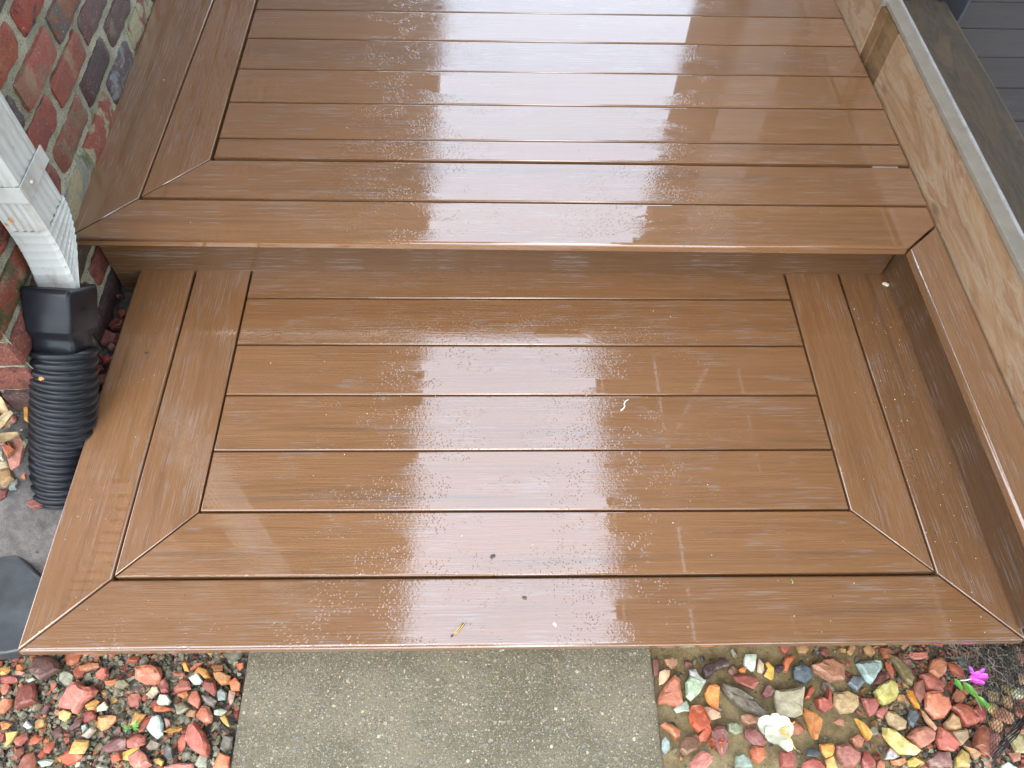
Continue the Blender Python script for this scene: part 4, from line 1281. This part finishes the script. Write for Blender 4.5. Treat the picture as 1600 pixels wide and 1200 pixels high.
KS = 0.68
def rock_mesh(P, h, seed):
    """P: outline (local, metric, ccw), h: thickness; an angular worn stone"""
    r = random.Random(seed)
    bm = bmesh.new()
    n = len(P)
    # resample so long edges get a knee
    Q = []
    for i in range(n):
        a, b = Vector(P[i]), Vector(P[(i + 1) % n])
        Q.append(a)
        if (b - a).length > 0.022:
            nrm = Vector(((b - a).y, -(b - a).x)).normalized()
            Q.append((a + b) / 2 + nrm * r.uniform(-0.0008, 0.0018))
    P = Q; n = len(P)
    cx = sum(p.x for p in P) / n; cy = sum(p.y for p in P) / n
    c = Vector((cx, cy))
    off = Vector((r.uniform(-.12, .12), r.uniform(-.12, .12))) * 0.03
    tiltx, tilty = r.uniform(-0.25, 0.25), r.uniform(-0.25, 0.25)
    rings = []
    for s_, z_, jit in ((0.80, -0.5, 0.0), (0.985, -0.12, 0.02), (0.985, 0.2, 0.02), (0.90, 0.66, 0.04), (0.66, 0.90, 0.08)):
        ring = []
        for i, p in enumerate(P):
            q = c + (p - c) * (s_ + r.uniform(-jit, jit)) + (off * max(0, z_))
            z = h * (z_ + (r.uniform(-0.09, 0.09) if z_ > 0.1 else 0))
            if z_ > 0.4: z += (q.x - c.x) * tiltx + (q.y - c.y) * tilty
            ring.append(bm.verts.new((q.x, q.y, z)))
        rings.append(ring)
    for k in range(len(rings) - 1):
        for i in range(n):
            a, b, d, e = rings[k][i], rings[k][(i + 1) % n], rings[k + 1][(i + 1) % n], rings[k + 1][i]
            if (i + k) % 2: bm.faces.new((a, b, d)); bm.faces.new((a, d, e))
            else: bm.faces.new((a, b, e)); bm.faces.new((b, d, e))
    top = bm.verts.new((c.x + off.x, c.y + off.y, h * 0.93 ))
    for i in range(n): bm.faces.new((rings[-1][i], rings[-1][(i + 1) % n], top))
    bm.faces.new(rings[0][::-1])
    bmesh.ops.recalc_face_normals(bm, faces=bm.faces)
    me = bpy.data.meshes.new('stone')
    bm.to_mesh(me); bm.free()
    me.materials.append(M_STONE)
    # soft edges on most stones, crisp on a few
    if True:
        me.polygons.foreach_set('use_smooth', [True] * len(me.polygons))
        me.set_sharp_from_angle(angle=math.radians(r.choice((20, 24, 30))))
    return me

placed = []
EXTRA = []
for idx, (z, P, col) in enumerate(STONES):
    P = [(P[i] / 1000, P[i + 1] / 1000) for i in range(0, len(P), 2)]
    cx = sum(p[0] for p in P) / len(P); cy = sum(p[1] for p in P) / len(P)
    L = ccw([(p[0] - cx, p[1] - cy) for p in P])
    ext = min(max(p[0] for p in L) - min(p[0] for p in L), max(p[1] for p in L) - min(p[1] for p in L))
    h = min(0.020, max(0.006, ext * 0.36))
    o = link('stone', rock_mesh(L, h, idx + 1), GROUND, (cx, cy, z - 0.006 + (idx % 5) * 0.0013))
    o['tint'] = lin(col, KS)
    placed.append((cx, cy, ext * 0.5))

for (x, y, s, c) in ((1.035, 0.30, .9, (215, 175, 110)), (1.07, 0.315, .8, (210, 150, 95)), (1.10, 0.33, .9, (205, 190, 160)), (1.06, 0.285, .9, (200, 130, 90)), (1.09, 0.295, .8, (190, 110, 80)), (1.03, 0.27, .8, (205, 140, 95)),
                     (1.12, 0.36, .9, (200, 150, 110)), (1.055, 0.255, .8, (185, 120, 90)), (1.13, 0.315, .9, (220, 100, 55)), (1.10, 0.385, .7, (150, 140, 120)), (1.13, 0.40, .7, (190, 110, 75)), (1.02, 0.245, .7, (175, 100, 80))):
    extra_tan = dict(pos=(x, y), s=s, c=c)
    EXTRA.append(extra_tan)

# random stones that fill the beds around the ones above
CH_L = [(185, 95, 70), (200, 105, 70), (165, 80, 70), (150, 120, 95), (140, 130, 115), (205, 150, 90), (120, 75, 70), (175, 165, 150), (110, 95, 85), (195, 110, 95)]
CH_R = [(185, 95, 75), (170, 85, 75), (195, 115, 85), (150, 85, 80), (200, 145, 100), (160, 100, 85), (130, 110, 100), (205, 125, 100)]
variants = []
for k in range(22):
    r = random.Random(900 + k)
    n = r.randint(5, 8)
    asp = r.uniform(0.55, 0.95)
    P = []
    for i in range(n):
        a = 2 * math.pi * (i + r.uniform(-0.3, 0.3)) / n
        q = r.uniform(0.8, 1.1)
        P.append((0.5 * 0.04 * q * math.cos(a), 0.5 * 0.04 * q * asp * math.sin(a)))
    variants.append(rock_mesh(P, 0.011, 700 + k))

for e in EXTRA:
    x, y = e['pos']
    o = link('stone', variants[len(placed) % 22], GROUND, (x, y, -0.19), (0.1, 0.05, x * 60))
    o.scale = (e['s'],) * 3
    o['tint'] = lin(e['c'], KS)
    placed.append((x, y, 0.014))

def region(r):
    """random spot in a gravel bed; returns x, y, chance scale, palette"""
    t = r.random()
    if t < 0.45: return r.uniform(-1.06, -0.505), r.uniform(0.19, 0.45), 'L'
    if t < 0.90: return r.uniform(0.36, 1.20), r.uniform(0.19, 0.45), 'R'
    return r.uniform(-1.35, -0.83), r.uniform(0.55, 1.25), 'P'
r = random.Random(42)
fill = 0
tries = 0
while fill < 92 and tries < 6000:
    tries += 1
    x, y, kind = region(r)
    if kind == 'P' and (x > -0.87 or (x < -0.90 and y > 0.9)): continue
    if kind == 'P' and 0.6 < y < 0.78: continue
    if kind == 'R' and x < 0.62 and r.random() < 0.8: continue
    s = r.uniform(0.5, 1.15) if kind != 'P' else r.uniform(0.5, 0.9)
    if any((x - a) ** 2 + (y - b) ** 2 < (rr + 0.011 * s) ** 2 for a, b, rr in placed): continue
    placed.append((x, y, 0.016 * s))
    o = link('stone', r.choice(variants), GROUND, (x, y, ground_z(x, y) - 0.004), (r.uniform(-0.3, 0.3), r.uniform(-0.3, 0.3), r.uniform(0, 6.28)))
    o.scale = (s, s, s)
    o['tint'] = lin(r.choice(CH_L if kind != 'R' else CH_R), KS * r.uniform(0.75, 1.0))
    fill += 1

# small pebbles and grit, one mass of loose pieces
PEB = [(150, 135, 110), (130, 115, 95), (110, 95, 80), (165, 150, 125), (185, 110, 80), (150, 125, 105), (95, 85, 80), (190, 175, 150), (120, 110, 95), (200, 125, 85), (140, 130, 115), (175, 160, 135)]
r = random.Random(5)
mass = Mass()
cnt = 0
while cnt < 7200:
    x, y, kind = region(r)
    if kind == 'P' and (x > -0.865 or (x < -0.915 and y > 0.9)): continue
    if kind == 'P' and x < -0.87 and 0.59 < y < 0.80 and r.random() < 0.94: continue
    if kind == 'R' and x < 0.80 and r.random() < 0.93: continue
    if kind == 'L' and x > -0.56 and r.random() < 0.6: continue
    s = 0.0024 + 0.0075 * r.random() ** 1.9
    mass.add(x, y, ground_z(x, y) - 0.010 + 0.006 * r.random(), s, lin(r.choice(PEB), KS * r.uniform(0.55, 0.95)), r)
    cnt += 1
cnt = tries = 0
mids = []
while cnt < 420 and tries < 20000:
    tries += 1
    x, y, kind = region(r)
    if kind == 'P' or (kind == 'R' and x < 0.76): continue
    s = r.uniform(0.0075, 0.0135)
    if any((x - a) ** 2 + (y - q) ** 2 < (rr * 0.85 + s * 0.6) ** 2 for a, q, rr in placed): continue
    if any((x - a) ** 2 + (y - q) ** 2 < (rr + s) ** 2 * 0.6 for a, q, rr in mids): continue
    mids.append((x, y, s))
    mass.add(x, y, ground_z(x, y) - 0.006, s, lin(r.choice(CH_L + PEB[:4] if kind == 'L' else CH_R), KS * r.uniform(0.6, 0.95)), r)
    cnt += 1
tag(mass.build('fine_gravel', M_GRIT, GROUND), kind='stuff')

# coarse aggregate standing out of the concrete path
mass = Mass()
AGG = [(200, 190, 160), (150, 145, 125), (120, 120, 118), (175, 140, 105), (215, 205, 180), (105, 110, 115), (170, 120, 85), (190, 170, 120)]
cnt = 0
while cnt < 900:
    x, y = r.uniform(-0.485, 0.335), r.uniform(0.19, 0.42)
    s = 0.0011 + 0.0032 * r.random() ** 3
    mass.add(x, y, -0.1905 - s * 0.15, s, lin(r.choice(AGG), KS * r.uniform(0.6, 1)), r)
    cnt += 1
tag(mass.build('aggregate', M_GRIT, PATH), kind='stuff')

# ------------------------------------------------------------------ flowers, leaves, netting, debris
def petal_bm(L, W, curl, bm, M, cup=0.3):
    nu, nv = 7, 6
    g = []
    for i in range(nu + 1):
        t = i / nu
        w = W * max(0.22, math.sin(math.pi * (0.06 + 0.86 * t) ** 1.15)) ** 0.8
        row = []
        for j in range(nv + 1):
            s = (j / nv - 0.5) * 2
            z = curl * t * t * L + cup * (s * s) * w * 0.5 + 0.0012 * math.sin(t * 9 + s * 5)
            row.append(bm.verts.new(M @ Vector((L * t, s * w / 2 * (1 + 0.06 * math.sin(7 * t + s)), z))))
        g.append(row)
    for i in range(nu):
        for j in range(nv):
            bm.faces.new((g[i][j], g[i + 1][j], g[i + 1][j + 1], g[i][j + 1]))
    return bm

FL = thing('cream_flower', (0.573, 0.261, -0.168), 'fallen cream-white blossom with yellow stamen lying on the gravel right of the path', 'flower')
for a, L, W, c in ((95, 0.031, 0.028, 0.15), (160, 0.042, 0.040, 0.12), (215, 0.034, 0.036, 0.2), (292, 0.042, 0.030, 0.05), (25, 0.030, 0.040, 0.4), (330, 0.026, 0.030, 0.5)):
    M = Matrix.Rotation(math.radians(a), 4, 'Z') @ Matrix.Rotation(math.radians(-8), 4, 'Y')
    from_bm('petal', petal_bm(L, W, c, bmesh.new(), M), M_PETAL, FL, (0.571, 0.262, -0.163 + 0.002 * (a % 3)), smooth=True)
st = [Vector((0.578, 0.262, -0.155)), Vector((0.592, 0.268, -0.150)), Vector((0.606, 0.276, -0.150))]
tube('stamen', st, 0.0017, M_STAMEN, FL)
for ang in (0, 1, 2):
    tube('stamen', [Vector((0.574, 0.262, -0.156)), Vector((0.583 + 0.003 * ang, 0.258 - 0.008 * ang, -0.149)), Vector((0.588 + 0.004 * ang, 0.250 - 0.012 * ang, -0.149))], 0.0008, M_STAMEN, FL)

PK = thing('fuchsia_flower', (1.015, 0.358, -0.165), 'small magenta pink blossom lying on stones near the black netting', 'flower')
for a, L, W, c in ((8, 0.040, 0.016, 0.1), (-20, 0.028, 0.011, 0.2), (30, 0.026, 0.010, 0.3)):
    M = Matrix.Rotation(math.radians(a), 4, 'Z')
    from_bm('petal', petal_bm(L, W, c, bmesh.new(), M, 0.6), M_PINK, PK, (0.988, 0.353, -0.160), smooth=True)
for a, L, W, c in ((125, 0.024, 0.007, 0.3), (40, 0.022, 0.008, 0.4), (150, 0.016, 0.007, 0.3)):
    M = Matrix.Rotation(math.radians(a), 4, 'Z')
    from_bm('petal', petal_bm(L, W, c, bmesh.new(), M, 0.5), M_PURPLE, PK, (1.005, 0.358, -0.158), smooth=True)
tube('stalk', [Vector((0.970, 0.352, -0.163)), Vector((0.980, 0.352, -0.160)), Vector((0.992, 0.354, -0.158))], 0.0016, M_PETAL, PK)

for (x, y, a, L), lab in (((0.960, 0.356, -75, 0.024), 'small green leaf nearest the pink blossom, on the left of three'), ((0.975, 0.348, -60, 0.034), 'middle and largest of three small green leaves below the pink blossom'), ((0.992, 0.322, -55, 0.030), 'lowest of three small green leaves below the pink blossom')):
    o = from_bm('green_leaf', petal_bm(L, L * 0.5, 0.1, bmesh.new(), Matrix.Rotation(math.radians(a), 4, 'Z')), M_GREEN, None, (x, y, -0.162), smooth=True)
    tag(o, lab, 'leaf', 'green leaves below the pink blossom')

WEED = thing('weed', (-0.695, 0.287, -0.185), 'tiny green weed sprouting between stones left of the concrete path', 'weed')
for k, a in enumerate((10, 35, 170, 195, 60, -15)):
    M = Matrix.Rotation(math.radians(a), 4, 'Z') @ Matrix.Rotation(math.radians(-22), 4, 'Y')
    from_bm('leaf', petal_bm(0.016 + 0.002 * (k % 3), 0.0045, 0.1, bmesh.new(), M), M_GREEN, WEED, (-0.695, 0.287, -0.180), smooth=True)

BL = thing('dried_blossom', (0.455, 0.239, -0.168), 'shrivelled dark red blossom cluster on a mauve stone right of the path', 'dead flower')
r = random.Random(12)
for k in range(11):
    a = r.uniform(-0.5, 0.5)
    M = Matrix.Rotation(r.uniform(0, 6.28), 4, 'Z') @ Matrix.Rotation(-r.uniform(0.1, 0.9), 4, 'Y')
    from_bm('shrivelled_petal', petal_bm(0.014, 0.008, 0.5, bmesh.new(), M, 0.9), M_BLOOM, BL, (0.455 + r.uniform(-0.022, 0.012), 0.242 + r.uniform(-0.006, 0.006), -0.168), smooth=True)
tube('stalk', [Vector((0.456, 0.243, -0.166)), Vector((0.457, 0.234, -0.163)), Vector((0.457, 0.224, -0.166))], 0.0011, M_BLOOM, BL, 6)

# curled tan leaves against the house corner
DL = [((-1.015, 0.872, 0.045), 150, 0.06, 0.035, 'large curled tan leaf lying in front of the brick corner, the top one'), ((-1.005, 0.845, 0.035), 200, 0.06, 0.03, 'curled tan leaf with dark ribs in the middle of the leaf pile by the pipe'),
      ((-0.985, 0.83, 0.03), 235, 0.05, 0.028, 'lowest tan leaf of the pile left of the black pipe'), ((-1.03, 0.835, 0.035), 40, 0.05, 0.026, 'folded tan leaf at the left photo edge beneath the bricks')]
for (p, a, L, W, lab) in DL:
    M = Matrix.Rotation(math.radians(a), 4, 'Z') @ Matrix.Rotation(math.radians(-12), 4, 'Y')
    tag(from_bm('dry_leaf', petal_bm(L, W, 0.25, bmesh.new(), M, 0.9), M_LEAF, None, p, smooth=True), lab, 'leaf', 'curled tan leaves by the house corner')

# dead grass and roots under the netting
r = random.Random(3)
bm = bmesh.new()
for k in range(210):
    x, y = r.uniform(0.985, 1.10), r.uniform(0.335, 0.42)
    a = r.uniform(0, 6.28); L = r.uniform(0.015, 0.045)
    z = -0.185 + r.uniform(0, 0.018)
    p = [Vector((x, y, z)), Vector((x + L * 0.5 * math.cos(a), y + L * 0.5 * math.sin(a), z + r.uniform(0, 0.012))), Vector((x + L * math.cos(a + 0.5), y + L * math.sin(a + 0.5), z + r.uniform(-0.004, 0.008)))]
    sweep_bm(p, circle(r.uniform(0.0005, 0.0011), 4), bm=bm)
tag(from_bm('dead_grass', bm, M_STRAW), 'tangle of dead brown grass and roots beneath the step at bottom right', 'dead grass', kind='stuff')

# black mesh netting
NT = thing('plastic_netting', (1.08, 0.32, -0.17), 'black plastic mesh netting with a folded edge over gravel at the bottom right corner', 'netting')
def net_p(s, t):
    # s along the folded edge (from the lower end outwards), t away from it, up the picture
    x = 0.985 + 0.21 * s + 0.055 * t * (1 - s)
    y = 0.213 + 0.16 * s + 0.215 * t * (1 - 0.42 * s)
    z = -0.166 + 0.010 * noise.noise(Vector((x * 14, y * 14, 0))) + 0.007 * noise.noise(Vector((x * 35, y * 35, 3)))
    return Vector((x + 0.0018 * noise.noise(Vector((x * 40, y * 40, 8))), y, z))
bm = bmesh.new()
NS, NTT = 28, 26
for i in range(NS + 1):
    sweep_bm([net_p(i / NS, j / 18) for j in range(19)], circle(0.0006, 3), bm=bm, caps=False)
for j in range(NTT + 1):
    sweep_bm([net_p(i / 20, j / NTT) for i in range(21)], circle(0.0006, 3), bm=bm, caps=False)
tag(from_bm('mesh_sheet', bm, M_NET, NT), kind='stuff')
bm = bmesh.new()
for k in range(6):
    sweep_bm([net_p(i / 16, 0) + Vector((0.002 * math.sin(i + k), -0.0025 * k + 0.001 * math.sin(i * 1.7 + k * 2), 0.001 * k)) for i in range(17)], circle(0.0011, 5), bm=bm)
from_bm('folded_edge', bm, M_NET, NT)

# bits lying on the boards
tag(tube('twig', [Vector((-0.062, 0.413, 0.0022)), Vector((-0.0535, 0.423, 0.003)), Vector((-0.0455, 0.4325, 0.003)), Vector((-0.0435, 0.431, 0.003)), Vector((-0.0455, 0.428, 0.003)), Vector((-0.055, 0.4165, 0.0025)), Vector((-0.0605, 0.4105, 0.0022))], 0.0011, M_TWIG, None, 6), 'tiny tan hairpin-shaped twig lying on the front board of the lower step', 'twig')
tag(tube('pale_thread', [Vector((0.299, 0.903, 0.0015)), Vector((0.305, 0.907, 0.002)), Vector((0.309, 0.913, 0.002)), Vector((0.308, 0.919, 0.002)), Vector((0.311, 0.926, 0.002)), Vector((0.319, 0.932, 0.0015))], 0.0012, M_THREAD, None, 6), 'short pale curly thread on the lower step right of the bright reflection', 'thread')
tag(tube('grass_bit', [Vector((0.600, 0.512, 0.0015)), Vector((0.602, 0.508, 0.002)), Vector((0.601, 0.503, 0.0015))], 0.0011, M_GREEN, None, 5), 'tiny green grass clipping beside the front board joint of the lower step', 'grass clipping')
def speck(x, y, z, s, mat, name, lab, cat):
    bm = bmesh.new()
    bmesh.ops.create_icosphere(bm, subdivisions=2, radius=s)
    for v in bm.verts:
        v.co.z *= 0.5; v.co.x *= 1.5
        v.co *= 1 + 0.4 * noise.noise(v.co * 400 + Vector((x * 50, 0, 0)))
    return tag(from_bm(name, bm, mat, None, (x, y, z + s * 0.3), (0, 0, x * 40)), lab, cat)
M_SEED = plain('dark seed', (0.05, 0.03, 0.02), 0.5)
M_CHAFF = plain('pale chaff', (0.55, 0.48, 0.36), 0.6)
speck(0.072, 0.480, 0.001, 0.003, M_SEED, 'seed', 'dark seed on the front board of the lower step, right of the twig', 'seed')
speck(0.011, 0.564, 0.001, 0.0035, M_SEED, 'seed', 'brown seed on the second board from the front of the lower step', 'seed')
speck(-0.066, 0.409, 0.001, 0.0022, M_SEED, 'seed', 'tiny dark seed touching the lower end of the hairpin twig', 'seed')
speck(0.128, 0.428, 0.001, 0.0035, M_CHAFF, 'chaff', 'pale yellowish crumb on the front board right of centre', 'crumb')
speck(1.008, 1.275, 0.001, 0.006, M_CHAFF, 'chaff', 'white crumb in the inner corner where the risers meet', 'crumb')
speck(-0.785, 1.06, 0.001, 0.0028, M_SEED, 'seed', 'small dark seed on the left border board of the lower step', 'seed')
# fine dirt scattered on the boards
r = random.Random(77)
mass = Mass()
for k in range(190):
    x, y = r.uniform(-0.84, 0.99), r.uniform(0.4, 1.2)
    if k % 3 == 0: x = r.uniform(0.90, 1.01)
    if k % 8 == 0: x, y = r.uniform(-0.9, 1.0), r.uniform(1.26, 2.2)
    z = 0.0008 if y < 1.23 else H + 0.0008
    mass.add(x, y, z, r.uniform(0.0007, 0.0019), lin(r.choice([(215, 200, 170), (60, 45, 35), (190, 165, 120), (225, 215, 190)]), KS), r)
tag(mass.build('grit_on_boards', M_GRIT), 'scattered pale grit and specks on the wet boards', 'grit', kind='stuff')
